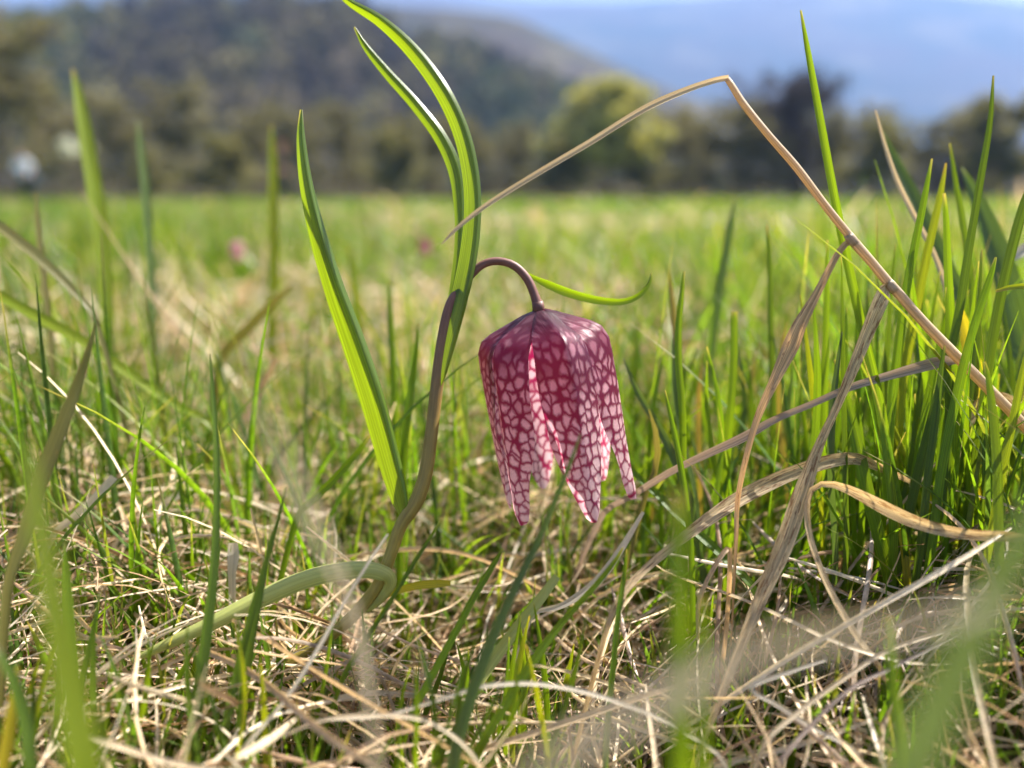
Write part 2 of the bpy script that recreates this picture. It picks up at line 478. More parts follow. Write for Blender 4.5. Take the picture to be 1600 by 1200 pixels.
# ------------------------------------------------------------------ ground sheet
def build_ground():
    na = 120
    radii = np.concatenate([[0], np.geomspace(.015, 2900, 110)])
    V = [(0, .12, float(gz(0, .12)))]; F = []
    for r in radii[1:]:
        for k in range(na):
            a = 2 * math.pi * k / na
            x, y = r * math.cos(a), .12 + r * math.sin(a)
            V.append((x, y, float(gz(x, y))))
    for k in range(na): F.append((0, 1 + k, 1 + (k + 1) % na))
    for i in range(len(radii) - 2):
        for k in range(na):
            k2 = (k + 1) % na; b = 1 + i * na
            F.append((b + k, b + na + k, b + na + k2, b + k2))
    tag(mesh_obj("meadow_ground", V, F, M['ground']), kind="structure")
build_ground()

# ------------------------------------------------------------------ hills
def hill(name, ridge_px, Y, front, back, mat, nx=90, rough=0.03, seed=1):
    """a ridge whose crest passes through the given photo pixels at distance Y"""
    r = np.random.default_rng(seed)
    rp = np.array(ridge_px, float)
    crest = np.array([PY(px, py, Y) for px, py in rp])
    xs = np.linspace(crest[0, 0], crest[-1, 0], nx)
    zs = np.interp(xs, crest[:, 0], crest[:, 2])
    ph = r.uniform(0, 6.28, 6); fr = r.uniform(3, 16, 6)
    span = xs[-1] - xs[0]
    V = []; F = []
    tt = np.concatenate([np.linspace(0, 1, 16), 1 + np.linspace(.15, 1, 6)])
    for t in tt:
        for i, x in enumerate(xs):
            wob = sum(math.sin((x - xs[0]) / span * fr[k] * 6.28 + ph[k] + t * 2.5 * (k - 2)) for k in range(6)) / 6
            if t <= 1:
                y = Y - front * (1 - t); s = t * t * (3 - 2 * t)
                s = .55 * s + .45 * t
            else:
                y = Y + back * (t - 1); s = 1 - .9 * (t - 1) ** 1.4
            z = zs[i] * s * (1 + rough * 3 * wob * math.sin(min(t, 1) * math.pi)) + rough * zs[i] * wob * s * .5
            V.append((x, y + front * .06 * wob, z - (1.0 if t == 0 else 0)))
    n = len(xs)
    for j in range(len(tt) - 1):
        for i in range(n - 1):
            F.append((j * n + i, j * n + i + 1, (j + 1) * n + i + 1, (j + 1) * n + i))
    o = mesh_obj(name, V, F, mat); tag(o, kind="structure")
    return o

hill("wooded_hillside", [(-900, 40), (-400, 30), (-100, 70), (60, 75), (180, 50), (300, 42), (450, 38), (560, 52), (640, 75), (720, 108), (800, 138), (860, 165), (905, 200), (960, 262), (1000, 300), (1060, 313)],
     260, 120, 200, M['hill_near'], 110, .02, 3)
hill("middle_hill", [(-1500, -40), (-300, 20), (100, 28), (350, 18), (560, 8), (700, 14), (800, 28), (900, 72), (980, 110), (1060, 148), (1180, 188), (1350, 228), (1600, 280), (1800, 308)],
     540, 240, 400, M['hill_mid'], 110, .03, 5)
hill("distant_mountain", [(-2500, -10), (-900, -15), (-200, -6), (60, 2), (200, -6), (330, -16), (560, -22), (760, -4), (830, 4), (960, 5), (1080, -2), (1200, -16), (1360, -20), (1500, -4), (1560, 4), (1640, 8), (1800, 0), (2300, -20), (3600, -10)],
     2300, 1300, 500, M['hill_far'], 160, .05, 8)

# ------------------------------------------------------------------ trees
def grow(seed, height, spread, levels=4, trunk_r=.02, upward=.35, bare=0.12, forks=(5, 4, 4, 3), lean=0.0):
    """branch skeleton: list of (p0, p1, r0, r1, level)"""
    r = random.Random(seed); segs = []
    def branch(p, d, length, rad, lev):
        n = 4 if lev == 0 else 3
        pts = [p]; dirs = [d]
        for i in range(n):
            d = (d + Vector((r.uniform(-1, 1), r.uniform(-1, 1), r.uniform(-.5, 1))) * (.10 if lev == 0 else .28) + Vector((0, 0, upward * .15))).normalized()
            p = p + d * (length / n); pts.append(p); dirs.append(d)
        for i in range(n):
            segs.append((pts[i], pts[i + 1], rad * (1 - .75 * i / n), rad * (1 - .75 * (i + 1) / n), lev))
        if lev + 1 >= levels: return
        for k in range(forks[lev]):
            t = r.uniform(bare if lev == 0 else .2, 1.0) * n
            i = min(int(t), n - 1); q = pts[i].lerp(pts[i + 1], t - i)
            az = r.uniform(0, 6.283)
            side = Vector((math.cos(az), math.sin(az), r.uniform(-.1, .5)))
            nd_ = (dirs[i] * r.uniform(.35, .9) + side * spread * r.uniform(.6, 1.2)).normalized()
            frac = (1 - .45 * (t / n)) if lev == 0 else .85
            branch(q, nd_, length * r.uniform(.42, .62) * frac, rad * .5 * (1 - .5 * t / n), lev + 1)
    branch(Vector((0, 0, -.02 * height)), Vector((lean, 0, 1)).normalized(), height * .72, height * trunk_r, 0)
    return segs

def tree_thing(name, seed, H, label, mats, leaf=None, leaf_n=0, leaf_size=.12, spread=1.0, forks=(9, 6, 5, 4), bare=.12, trunk_r=.016, twig_w=.012, upward=.35, twigs_extra=0, leaf_zmin=0.0, stems=1):
    """tree > trunk (stem and limbs), crown (twigs), foliage"""
    segs = grow(seed, H, spread, 4, trunk_r, upward, bare, forks)
    for k in range(1, stems):
        q = Matrix.Rotation(k * 2.4, 4, 'Z')
        segs += [(q @ a, q @ b, r0, r1, lv) for a, b, r0, r1, lv in grow(seed + 40 * k, H * random.Random(seed + k).uniform(.72, .98), spread, 4, trunk_r * .8, upward, bare, forks, lean=.12 + .09 * k)]
    r = np.random.default_rng(seed)
    tv, tf = [], []
    cv, cf = [], []
    ends = []
    for a, b, r0, r1, lev in segs:
        if lev <= 1:
            v, f, _ = tube([np.array(a), np.array(b)], [r0, max(r1, .01)], 6 if lev == 0 else 4, True)
            o = len(tv); tv += v; tf += [tuple(i + o for i in q) for q in f]
        else:
            d = np.array(b - a); s = unit(np.cross(d, r.normal(size=3))) * max(r0, twig_w * H / 10)
            s2 = unit(np.cross(d, s)) * np.linalg.norm(s)
            A, B = np.array(a), np.array(b); o = len(cv)
            cv += [A - s, A + s, A + s2, B]
            cf += [(o, o + 1, o + 3), (o + 1, o + 2, o + 3), (o + 2, o, o + 3)]
            ends.append(B)
            for _ in range(twigs_extra):
                q = A + (B - A) * r.uniform(.2, 1); e = q + (unit(r.normal(size=3)) + np.array((0, 0, .5))) * H * r.uniform(.02, .05)
                w = unit(np.cross(e - q, r.normal(size=3))) * twig_w * H / 10 * .7; o = len(cv)
                cv += [q - w, q + w, e]; cf += [(o, o + 1, o + 2)]
                ends.append(e)
    root = empty(name)
    mesh_obj("trunk", tv, tf, mats[0], root)
    mesh_obj("crown", cv, cf, mats[1], root, smooth=False)
    if leaf is not None and leaf_n:
        E = np.array(ends); E = E[E[:, 2] >= leaf_zmin]; idx = r.integers(0, len(E), leaf_n)
        c = E[idx] + r.normal(size=(leaf_n, 3)) * H * .018
        u = unit(r.normal(size=(leaf_n, 3))) * leaf_size * r.uniform(.6, 1.3, (leaf_n, 1))
        w = unit(np.cross(u, r.normal(size=(leaf_n, 3)))) * leaf_size * .6
        V = np.stack([c - u, c + w, c + u, c - w], 1).reshape(-1, 3)
        quads_obj("foliage", V, np.arange(leaf_n * 4).reshape(-1, 4), leaf, smooth=False, parent=root)
    root["label"] = label; root["category"] = "tree"
    return root

def copy_thing(src, label=None, group=None):
    r = src.copy(); COL.objects.link(r)
    if label: r["label"] = label
    if group: r["group"] = group
    for ch in src.children:
        c = ch.copy(); COL.objects.link(c); c.parent = r
        for g in ch.children:
            d = g.copy(); COL.objects.link(d); d.parent = c
    return r

def place(o, px, Y, rz=0, s=1.0):
    p = PY(px, 314, Y); o.location = (p[0], Y, 0); o.rotation_euler = (0, 0, rz); o.scale = (s, s, s) if np.isscalar(s) else s

TG = "trees along the meadow edge"
t_lime = tree_thing("budding_tree", 21, 8.6, "round tree with fresh yellow green buds at the meadow edge", (M['bark'], M['twig_olive']), M['bud_lime'], 12000, .20, 1.1, forks=(20, 7, 5, 4), bare=.03, upward=.15, twigs_extra=1)
t_bare = tree_thing("bare_tree", 34, 12.0, "tall leafless purple brown tree standing alone at the meadow edge", (M['bark_dark'], M['twig_purple']), None, 0, .1, .8, forks=(14, 8, 6, 4), bare=.02, trunk_r=.012, twig_w=.024, upward=.9, twigs_extra=1, stems=5)
t_brown = tree_thing("hedge_tree", 47, 8.0, "leafless brown hedge tree in the row below the wooded hill", (M['bark'], M['twig_brown']), M['bud_olive'], 2600, .13, 1.1, forks=(14, 8, 6, 4), bare=.02, twig_w=.024, twigs_extra=3)
t_olive = tree_thing("olive_shrub", 52, 5.0, "low olive brown budding shrub at the meadow edge", (M['bark'], M['twig_olive']), M['bud_olive'], 4200, .12, 1.3, forks=(11, 7, 5, 4), bare=.02, twig_w=.022)
t_con = tree_thing("conifer", 61, 14.0, "dark conifer on the end of the wooded hill", (M['bark_dark'], M['needle']), M['needle'], 5200, .26, .7, forks=(22, 7, 4, 3), bare=.05, upward=-.1)
t_blossom = tree_thing("blossoming_shrub", 75, 4.4, "shrub with white blossom in front of the dark wood", (M['bark_dark'], M['twig_brown']), M['blossom'], 420, .11, 1.3, forks=(9, 6, 5, 4), bare=.5, leaf_zmin=3.2)

place(t_lime, 950, 56, .4, (1.3, 1.3, 1.08))
place(t_bare, 1245, 60, .2, (1.25, 1.25, 1.0))
place(t_brown, 205, 56, .0, 1.0)
place(t_olive, 350, 44, 1.0, (1.3, 1.3, .82))
place(t_con, 835, 175, .3, 1.35)
place(t_blossom, 121, 52, .9, (1.1, 1.1, 1.0))
brown_spots = [(-190, 56, 1.7), (-90, 58, 1.75), (10, 50, 1.55), (-20, 62, 1.6), (105, 66, 1.35), (285, 60, 1.15), (400, 62, 1.0), (475, 58, .92), (545, 66, 1.05), (610, 60, .85), (680, 64, .95), (745, 60, .82), (810, 63, .8), (870, 66, .78), (1045, 60, .95), (1085, 66, 1.0), (1125, 58, .95), (1165, 62, 1.0), (1200, 57, .8), (1290, 57, .85), (1330, 64, 1.0), (1700, 60, 1.1), (1385, 68, .9), (1430, 66, .9), (1480, 64, 1.05), (1530, 68, 1.1)]
for i, (px, Y, s) in enumerate(brown_spots):
    if i < 4: lab = "tall leafless brown tree standing behind the person in the white shirt"
    elif px < 900: lab = "leafless brown hedge tree in the row below the wooded hill"
    else: lab = "leafless brown hedge tree among the bushes beneath the blue mountain"
    o = copy_thing(t_brown, lab, "hedge trees below the wooded hill" if px < 900 and i >= 4 else "tall trees behind the white shirt" if i < 4 else "hedge trees beneath the mountain")
    place(o, px, Y, i * 1.7, (s * 1.05, s * 1.05, s))
t_brown["group"] = "hedge trees below the wooded hill"
for i, (px, Y, s, lab) in enumerate([(1365, 52, 1.2, "olive green bush beside the bare purple brown tree"), (1565, 54, 1.6, "large olive green bush behind the grass clump"), (1640, 56, 1.5, "tall olive bush beyond the grass clump by the frame of dry stalks"),
                                (620, 50, 1.0, "small olive shrub standing behind the upright fritillary leaves"), (1010, 56, 1.0, "low olive shrub next to the yellow green budding tree"), (240, 48, .72, "small olive shrub in front of the brown hedge trees"),
                                (870, 54, .95, "low olive shrub on the other side of the yellow green budding tree")]):
    o = copy_thing(t_olive, lab); place(o, px, Y, 2.1 * i + .5, (s * 1.25, s * 1.25, s))
for i, (px, Y, s) in enumerate([(770, 182, 1.42), (800, 186, 1.25), (865, 172, 1.12), (740, 190, 1.3), (708, 196, 1.3)]):
    o = copy_thing(t_con, "dark conifer on the end of the wooded hill", "conifers on the end of the wooded hill"); place(o, px, Y, i * 2.0, s)
t_con["group"] = "conifers on the end of the wooded hill"
o = copy_thing(t_bare, "dark leafless tree behind the large olive bush"); place(o, 1515, 64, 1.8, (.8, .8, .66))

def woodland():
    """the wood on the hillside: a far mass of bare and budding trees"""
    hill_o = bpy.data.objects["wooded_hillside"]
    hv = np.array([v.co[:] for v in hill_o.data.vertices]).reshape(-1, 110, 3)[:17]
    n = 1500; nb = 70
    j = rng.uniform(.5, 15.6, n); i = rng.uniform(20, 108, n)
    j0, i0 = j.astype(int), i.astype(int); fj, fi = (j - j0)[:, None], (i - i0)[:, None]
    base = (hv[j0, i0] * (1 - fj) * (1 - fi) + hv[j0 + 1, i0] * fj * (1 - fi) + hv[j0, i0 + 1] * (1 - fj) * fi + hv[j0 + 1, i0 + 1] * fj * fi)
    H = rng.uniform(7, 13, n) * np.clip(base[:, 2] / 12 + .45, .45, 1)
    pal = np.array([(.10, .085, .04), (.075, .060, .040), (.05, .043, .036), (.105, .095, .042), (.055, .065, .032)])
    pt = np.clip(2.5 + 1.6 * np.sin(base[:, 0] * .045 + 1) + 1.2 * np.sin(base[:, 0] * .11 + base[:, 1] * .07) + rng.normal(0, .9, n), 0, 4.99).astype(int)
    c = pal[pt] * rng.uniform(.9, 2.4, (n, 1))
    d = unit(rng.normal(size=(n, nb, 3))); rad = rng.uniform(.3, 1, (n, nb, 1)) ** .5
    ctr = base[:, None, :] + d * rad * np.stack([H * .33, H * .33, H * .42], 1)[:, None, :] + np.stack([0 * H, 0 * H, H * .55], 1)[:, None, :]
    u = unit(rng.normal(size=(n, nb, 3)) + np.array((0, 0, 1.0))) * (H * .13)[:, None, None]
    w = unit(np.cross(u, rng.normal(size=(n, nb, 3)))) * (H * .03)[:, None, None]
    V = np.stack([ctr - u, ctr + w, ctr + u, ctr - w], 2).reshape(-1, 3)
    C = np.repeat(c, nb * 4, 0) * np.repeat(rng.uniform(.8, 1.2, (n * nb, 1)), 4, 0)
    tr_b = base + np.array((0, 0, -.5)); tr_t = base + np.stack([0 * H, 0 * H, H * .8], 1)
    wv = np.array((.14, .05, 0)) * (H / 10)[:, None]
    V2 = np.stack([tr_b - wv, tr_b + wv, tr_t + wv * .2, tr_t - wv * .2], 1).reshape(-1, 3)
    C2 = np.repeat(c * .8, 4, 0)
    VV = np.vstack([V, V2]); CC = np.vstack([C, C2])
    tag(quads_obj("woodland", VV, np.arange(len(VV)).reshape(-1, 4), M['woodland'], CC, smooth=False), kind="stuff", label="bare spring wood covering the hillside")
woodland()

def undergrowth():
    n = 26000
    x = rng.uniform(-75, 75, n); y = rng.uniform(62, 72, n)
    top = 1.6 + .8 * np.sin(x * .35) + .6 * np.sin(x * .9 + 2); z = rng.uniform(0, 1, n) * np.maximum(top, .6)
    c = np.stack([x, y, z], 1)
    u = unit(rng.normal(size=(n, 3)) + np.array((0, 0, 1.2))) * rng.uniform(.2, .5, (n, 1)); w = unit(np.cross(u, rng.normal(size=(n, 3)))) * .05
    V = np.stack([c - u, c + w, c + u, c - w], 1).reshape(-1, 3)
    pal = np.array([(.13, .10, .065), (.10, .08, .055), (.15, .13, .06), (.09, .075, .06)])
    C = np.repeat(pal[rng.integers(0, 4, n)] * rng.uniform(.7, 1.3, (n, 1)), 4, 0)
    tag(quads_obj("undergrowth", V, np.arange(n * 4).reshape(-1, 4), M['woodland'], C, smooth=False), kind="stuff", label="low brown brush along the foot of the trees")
undergrowth()

# ------------------------------------------------------------------ people far off in the meadow
def skin_mesh(name, joints, edges, mat, parent, sub=2, root=0):
    me = bpy.data.meshes.new(name)
    me.from_pydata([j[:3] for j in joints], edges, [])
    o = bpy.data.objects.new(name, me); COL.objects.link(o)
    md = o.modifiers.new("skin", 'SKIN'); md.use_smooth_shade = True
    for i, j in enumerate(joints):
        r = j[3]; me.skin_vertices[0].data[i].radius = (r, r) if np.isscalar(r) else r
    me.skin_vertices[0].data[root].use_root = True
    sb = o.modifiers.new("sub", 'SUBSURF'); sb.levels = sub; sb.render_levels = sub
    me.materials.append(mat)
    o.parent = parent
    return o

def person(name, loc, rz, label, top, trousers, hair, cap, stride, arm_l, arm_r):
    root = empty(name, loc, rz); tag(root, label, "person")
    hipz, kneez = .92, .50
    J = [(0, 0, hipz, (.15, .105)), (0, 0, 1.12, (.135, .10)), (0, -.01, 1.32, (.165, .11)), (0, 0, 1.45, (.09, .075)), (0, 0, 1.52, .055), (0, -.01, 1.60, (.075, .088)), (0, -.005, 1.70, (.07, .085))]
    E = [(i, i + 1) for i in range(6)]
    for s, st in ((-1, stride), (1, -stride)):
        b = len(J)
        J += [(s * .09, 0, hipz - .08, .085), (s * .10, -st * .5 - .02, kneez, .058), (s * .10, -st + .03, .09, .040), (s * .105, -st - .10, .035, .033)]
        E += [(0, b), (b, b + 1), (b + 1, b + 2), (b + 2, b + 3)]
    for s, (elb, wr) in ((-1, arm_l), (1, arm_r)):
        b = len(J)
        J += [(s * .17, 0, 1.40, .055), (*elb, .042), (*wr, .028)]
        E += [(2, b), (b, b + 1), (b + 1, b + 2)]
        e, w = np.array(elb), np.array(wr); d = unit(w - e); sd = unit(np.cross(d, (0.2, 1, .1)))
        palm = w + d * .06; b2 = len(J); J.append((*palm, (.035, .018))); E.append((b + 2, b2))
        for k, L in enumerate((.065, .075, .07, .055)):
            q = palm + d * .035 + sd * (k - 1.5) * .019; b3 = len(J)
            J += [(*q, .010), (*(q + d * L * .55), .009), (*(q + d * L + np.array((0, -.015, 0))), .007)]
            E += [(b2, b3), (b3, b3 + 1), (b3 + 1, b3 + 2)]
        q = w + d * .03 + sd * -.04; b3 = len(J)
        J += [(*q, .011), (*(q + d * .045 + sd * -.012), .009)]; E += [(b + 2, b3), (b3, b3 + 1)]
    skin_mesh("body", J, E, M['skin'], root, 1)
    Tj = [(0, 0, hipz - .10, (.175, .125)), (0, 0, 1.12, (.155, .12)), (0, -.01, 1.32, (.185, .128)), (0, 0, 1.44, (.11, .09))]
    Te = [(0, 1), (1, 2), (2, 3)]
    for s, (elb, wr) in ((-1, arm_l), (1, arm_r)):
        b = len(Tj); e, w = np.array(elb), np.array(wr); w = e + (w - e) * .93
        Tj += [(s * .175, 0, 1.40, .070), (*e, .056), (*w, .042)]; Te += [(2, b), (b, b + 1), (b + 1, b + 2)]
    skin_mesh("shirt" if top is M['shirt_white'] else "jacket", Tj, Te, top, root, 1, 1)
    Lj = [(0, 0, hipz - .03, (.165, .12))]; Le = []
    for s, st in ((-1, stride), (1, -stride)):
        b = len(Lj)
        Lj += [(s * .09, 0, hipz - .12, .102), (s * .10, -st * .5 - .02, kneez, .076), (s * .10, -st + .03, .10, .062)]
        Le += [(0, b), (b, b + 1), (b + 1, b + 2)]
    skin_mesh("trousers", Lj, Le, trousers, root, 1)
    for s, st in ((-1, stride), (1, -stride)):
        skin_mesh("shoe", [(s * .10, -st + .05, .045, .048), (s * .103, -st - .05, .04, .045), (s * .106, -st - .14, .03, .035)], [(0, 1), (1, 2)], M['bark_dark'], root, 1)
    # head details: nose, ears, hair or cap
    V, F, _ = tube([np.array((0, -.088, 1.665)), np.array((0, -.108, 1.635)), np.array((0, -.10, 1.625))], [.008, .014, .006], 6); mesh_obj("nose", V, F, M['skin'], root)
    for s in (-1, 1):
        V, F, _ = tube([np.array((s * .072, .0, 1.69)), np.array((s * .082, .008, 1.665)), np.array((s * .074, .0, 1.63))], [.008, .013, .007], 6); mesh_obj("ear", V, F, M['skin'], root)
        V, F, _ = tube([np.array((s * .045, -.083, 1.675)), np.array((s * .018, -.09, 1.675))], [.007, .007], 6); mesh_obj("eye", V, F, M['hair_dark'], root)
    bm = bmesh.new(); bmesh.ops.create_uvsphere(bm, u_segments=18, v_segments=12, radius=1)
    for v in list(bm.verts):
        if v.co.z < (-.05 if cap else -.35) - (.6 * max(v.co.y, 0)): bm.verts.remove(v)
    for v in bm.verts: v.co = Vector((v.co.x * .088, v.co.y * .104 + .006, v.co.z * .10 + 1.685))
    me = bpy.data.meshes.new("cap" if cap else "hair"); bm.to_mesh(me); bm.free()
    me.polygons.foreach_set("use_smooth", [True] * len(me.polygons)); me.materials.append(M['cap_red'] if cap else hair)
    h = bpy.data.objects.new("woollen_cap" if cap else "hair", me); COL.objects.link(h); h.parent = root
    return root

pp = PY(43, 314, 26.5)
p1 = person("person", (pp[0], 26.5, 0), .35, "person in a white shirt with a slate blue jacket standing in the meadow", M['shirt_white'], M['cloth_dark'], M['hair_dark'], False, .12,
       ((-.24, -.08, 1.16), (-.12, -.30, 1.12)), ((.26, .02, 1.13), (.22, -.20, 1.02)))
V, F, _ = tube([np.array((.26, -.05, 1.16)), np.array((.30, -.10, .98)), np.array((.31, -.10, .72)), np.array((.28, -.08, .50))], [.05, .10, .12, .07], 10)
jk = mesh_obj("jacket_on_arm", V, F, M['cloth_blue'], p1)
pp = PY(445, 314, 24.0)
person("person", (pp[0], 24.0, 0), -.25, "person in dark green clothes and a rust red cap standing in the meadow", M['cloth_dark'], M['cloth_dark'], M['hair_dark'], True, .10,
       ((-.23, -.02, 1.13), (-.16, -.22, 1.02)), ((.23, -.02, 1.13), (.14, -.24, 1.05)))

# ------------------------------------------------------------------ ribbons: single leaves and blades
def ribbon(name, rows, mat, n=28, fold=.25, roll=0.0, twist=0.0, parent=None, ground=True, nu=5, cup=0.0, tipw=None, blunt=False, wav=0.0, ridge=None):
    """rows: (px, py, depth, width_px) from tip to base, or reversed; first row = free tip, last row = base.
    The base is carried straight down into the turf when ground is set."""
    pts = np.array([[*P(r[0], r[1], r[2]), r[3] * r[2] / FPX] for r in rows])
    if ground:
        b = pts[-1]; z0 = float(gz(b[0], b[1])) - .004
        if b[2] > z0 + .002:
            dirn = pts[-1, :3] - pts[-2, :3]
            k = (b[2] - z0)
            dx = np.clip(dirn[:2] / max(-dirn[2], 1e-4) * k * .5, -.012, .012) if dirn[2] < 0 else np.zeros(2)
            pts = np.vstack([pts, [b[0] + dx[0], b[1] + dx[1] + .002, z0, b[3] * .85]])
    R = catmull(pts, n)
    C, W = R[:, :3], np.maximum(R[:, 3], 1e-5)
    T = unit(np.gradient(C, axis=0))
    view = unit(C - CAMP)
    side = unit(np.cross(T, view)); nor = np.cross(side, T)     # nor points towards the viewer or away
    V, UV, AL = [], [], []
    L = np.concatenate([[0], np.cumsum(np.linalg.norm(np.diff(C, axis=0), axis=1))])
    for i in range(n):
        a = roll + twist * i / (n - 1)
        s = side[i] * math.cos(a) + nor[i] * math.sin(a); m = np.cross(s, T[i])
        for k in range(nu):
            u = -1 + 2 * k / (nu - 1)
            u0 = 0 if ridge is None else ridge[0] + (ridge[1] - ridge[0]) * i / (n - 1)
            off = fold * abs(u - u0) + cup * (u - u0) ** 2 + wav * math.sin(L[i] * 300 + 2 * u) * abs(u)
            V.append(C[i] + W[i] / 2 * (s * u * math.sqrt(max(.15, 1 - .5 * fold * fold)) - m * off))
            UV.append((k / (nu - 1), L[i] * 100)); AL.append((u, 1 - L[i] / L[-1]))
    F = [(i * nu + k, i * nu + k + 1, (i + 1) * nu + k + 1, (i + 1) * nu + k) for i in range(n - 1) for k in range(nu - 1)]
    o = mesh_obj(name, V, F, mat, parent, True, UV)
    lay = o.data.uv_layers.new(name="Along")
    li = np.empty(len(o.data.loops), np.int32); o.data.loops.foreach_get("vertex_index", li)
    lay.data.foreach_set("uv", np.asarray(AL, np.float32)[li].ravel())
    o.data.uv_layers["UVMap"].active_render = True
    return o

# ------------------------------------------------------------------ the fritillary
SC = 1 / FPX            # metres per pixel at depth 1
def stem_tube(name, rows, cols, parent, sides=14, n=60):
    pts = np.array([[*P(r[0], r[1], r[2]), r[3] / 2 * r[2] / FPX] for r in rows])
    R = catmull(pts, n)
    V, F, UV = tube(R[:, :3], R[:, 3], sides)
    o = mesh_obj(name, V, F, M['stem'], parent, True, UV)
    t = np.repeat(np.linspace(0, 1, n), sides)
    cs = np.array([c[1:] for c in cols]); ts = [c[0] for c in cols]
    C = np.stack([np.interp(t, ts, cs[:, k]) for k in range(3)] + [np.ones(len(t))], 1).astype(np.float32)
    a = o.data.color_attributes.new("Col", 'FLOAT_COLOR', 'POINT'); a.data.foreach_set("color", C.ravel())
    return o

prof_s = [0, .04, .09, .15, .20, .245, .30, .45, .60, .75, .88, .96, 1.0]
prof_r = [.9, 3.2, 6.4, 9.9, 12.1, 13.4, 13.9, 14.1, 14.0, 13.7, 13.4, 13.3, 13.0]
prof_z = [0, -.5, -1.8, -3.4, -4.9, -7.2, -10.2, -16.4, -22.8, -29.2, -34.9, -38.2, -40.0]
wid_s = [0, .04, .09, .15, .20, .25, .32, .45, .55, .65, .75, .85, .95, .985, 1.0]
wid_w = [.8, 1.8, 3.2, 4.5, 5.2, 5.6, 5.9, 6.0, 5.7, 5.0, 4.0, 2.9, 1.75, 1.2, .5]

def tepal_mesh(name, var, inner):
    r = np.random.default_rng(100 + var)
    ns, nt_ = 46, 17
    V, UV = [], []
    for i in range(ns):
        s = i / (ns - 1)
        R = np.interp(s, prof_s, prof_r) - (1.1 if inner else 0) * min(1, s * 5) * (1 - s * s)
        Z = np.interp(s, prof_s, prof_z); W = np.interp(s, wid_s, wid_w) * (.93 if var in (0, 3) and s < .6 else 1.0 if inner else .97)
        for k in range(nt_):
            t = -1 + 2 * k / (nt_ - 1)
            lat = W * t
            k1 = math.exp(-(max(0, s - .35) / .38) ** 2) * min(1, s * 7)
            drop = 3.7 * k1 * abs(t) ** 1.2 + (1 - k1) * 1.5 * t * t * min(1, W / 4) * min(1, s * 7)
            keel = .55 * math.exp(-((s - .2) / .08) ** 2) * max(0, 1 - abs(t) * 2.2)
            groove = 0
            rim = .35 * max(0, abs(t) - .75) / .25 * math.sin(s * 17 + var * 2 + t)
            x = R - drop + keel + groove + rim + .28 * math.sin(s * 6 + var + t * 1.5) * s
            z = Z + .5 * keel - .25 * drop * math.exp(-((s - .12) / .1) ** 2)
            y = lat + .3 * math.sin(s * 7 + var * 1.7) * s
            V.append((x * .001, y * .001, z * .001)); UV.append((lat / 40 + .5, s))
    # blunt spoon tip curls in slightly
    F = [(i * nt_ + k, i * nt_ + k + 1, (i + 1) * nt_ + k + 1, (i + 1) * nt_ + k) for i in range(ns - 1) for k in range(nt_ - 1)]
    me = bpy.data.meshes.new(name); me.from_pydata(V, [], F)
    me.polygons.foreach_set("use_smooth", [True] * len(F))
    lay = me.uv_layers.new(name="UVMap"); li = np.empty(len(me.loops), np.int32); me.loops.foreach_get("vertex_index", li)
    lay.data.foreach_set("uv", np.asarray(UV, np.float32)[li].ravel()); me.materials.append(M['tepal'])
    return me
TEPALS = [tepal_mesh("tepal", k, k % 2 == 1) for k in range(6)]
TEPAL_ANGLES = [285, 344, 217, 168, 114, 52]        # front one first, degrees from +x
TEPAL_KIND = [0, 1, 3, 2, 5, 4]

def bell(parent, loc, tilt, scale=1.0, turn=0.0, mat=None, pitch=0.0):
    rec_pts = [np.array((0, 0, .0016)), np.array((0, 0, .0004)), np.array((0, 0, -.0008))]
    V, F, UV = tube(rec_pts, [.0011, .0012, .0008], 12)
    fl = mesh_obj("flower", V, F, M['stem'], parent, True, UV)
    a = fl.data.color_attributes.new("Col", 'FLOAT_COLOR', 'POINT'); a.data.foreach_set("color", np.tile((.15, .065, .052, 1), len(V)).astype(np.float32))
    fl.location = loc; fl.rotation_euler = (pitch, tilt, turn); fl.scale = (scale,) * 3
    for ang, k in zip(TEPAL_ANGLES, TEPAL_KIND):
        o = bpy.data.objects.new("tepal", TEPALS[k]); COL.objects.link(o); o.parent = fl
        o.rotation_euler = (0, 0, math.radians(ang))
        if mat is not None:
            o.data = o.data.copy(); o.data.materials[0] = mat
    return fl

D0 = .150
base_pt = P(440, 1075, D0 - .004)
frit = empty("fritillary", (0, 0, 0))
tag(frit, "snake's head fritillary with one sharp chequered purple bell nodding from an arched stem", "flower")
stem_tube("stem", [(330, 1110, D0 + -0.0020, 17.6), (420, 1052, D0 + -0.0010, 17.6), (500, 1005, D0 + 0.0000, 18.5), (556, 958, D0 + 0.0000, 19.4), (594, 908, D0 + 0.0000, 19.4), (612, 862, D0 + 0.0000, 19.4), (627, 820, D0 + 0.0000, 20.2), (650, 785, D0 + 0.0000, 22.9), (665, 740, D0 + 0.0000, 22.0), (675, 670, D0 + 0.0000, 20.2), (683, 600, D0 + 0.0000, 20.2), (692, 530, D0 + 0.0000, 18.5), (705, 475, D0 + 0.0000, 18.0), (722, 448, D0 + 0.0000, 14.0), (737, 428, D0 + 0.0000, 13.0), (755, 413, D0 + 0.0000, 12.5), (777, 408, D0 + 0.0000, 12.5), (803, 415, D0 + 0.0000, 13.0), (824, 436, D0 + 0.0000, 13.5), (836, 463, D0 + 0.0000, 14.5), (841, 480, D0 + 0.0000, 18.0), (842, 487, D0 + 0.0000, 21.0)],
          [(0, .33, .26, .05), (.35, .35, .27, .05), (.55, .30, .215, .05), (.68, .22, .13, .05), (.78, .20, .09, .06), (1, .16, .07, .055)], frit, n=110)
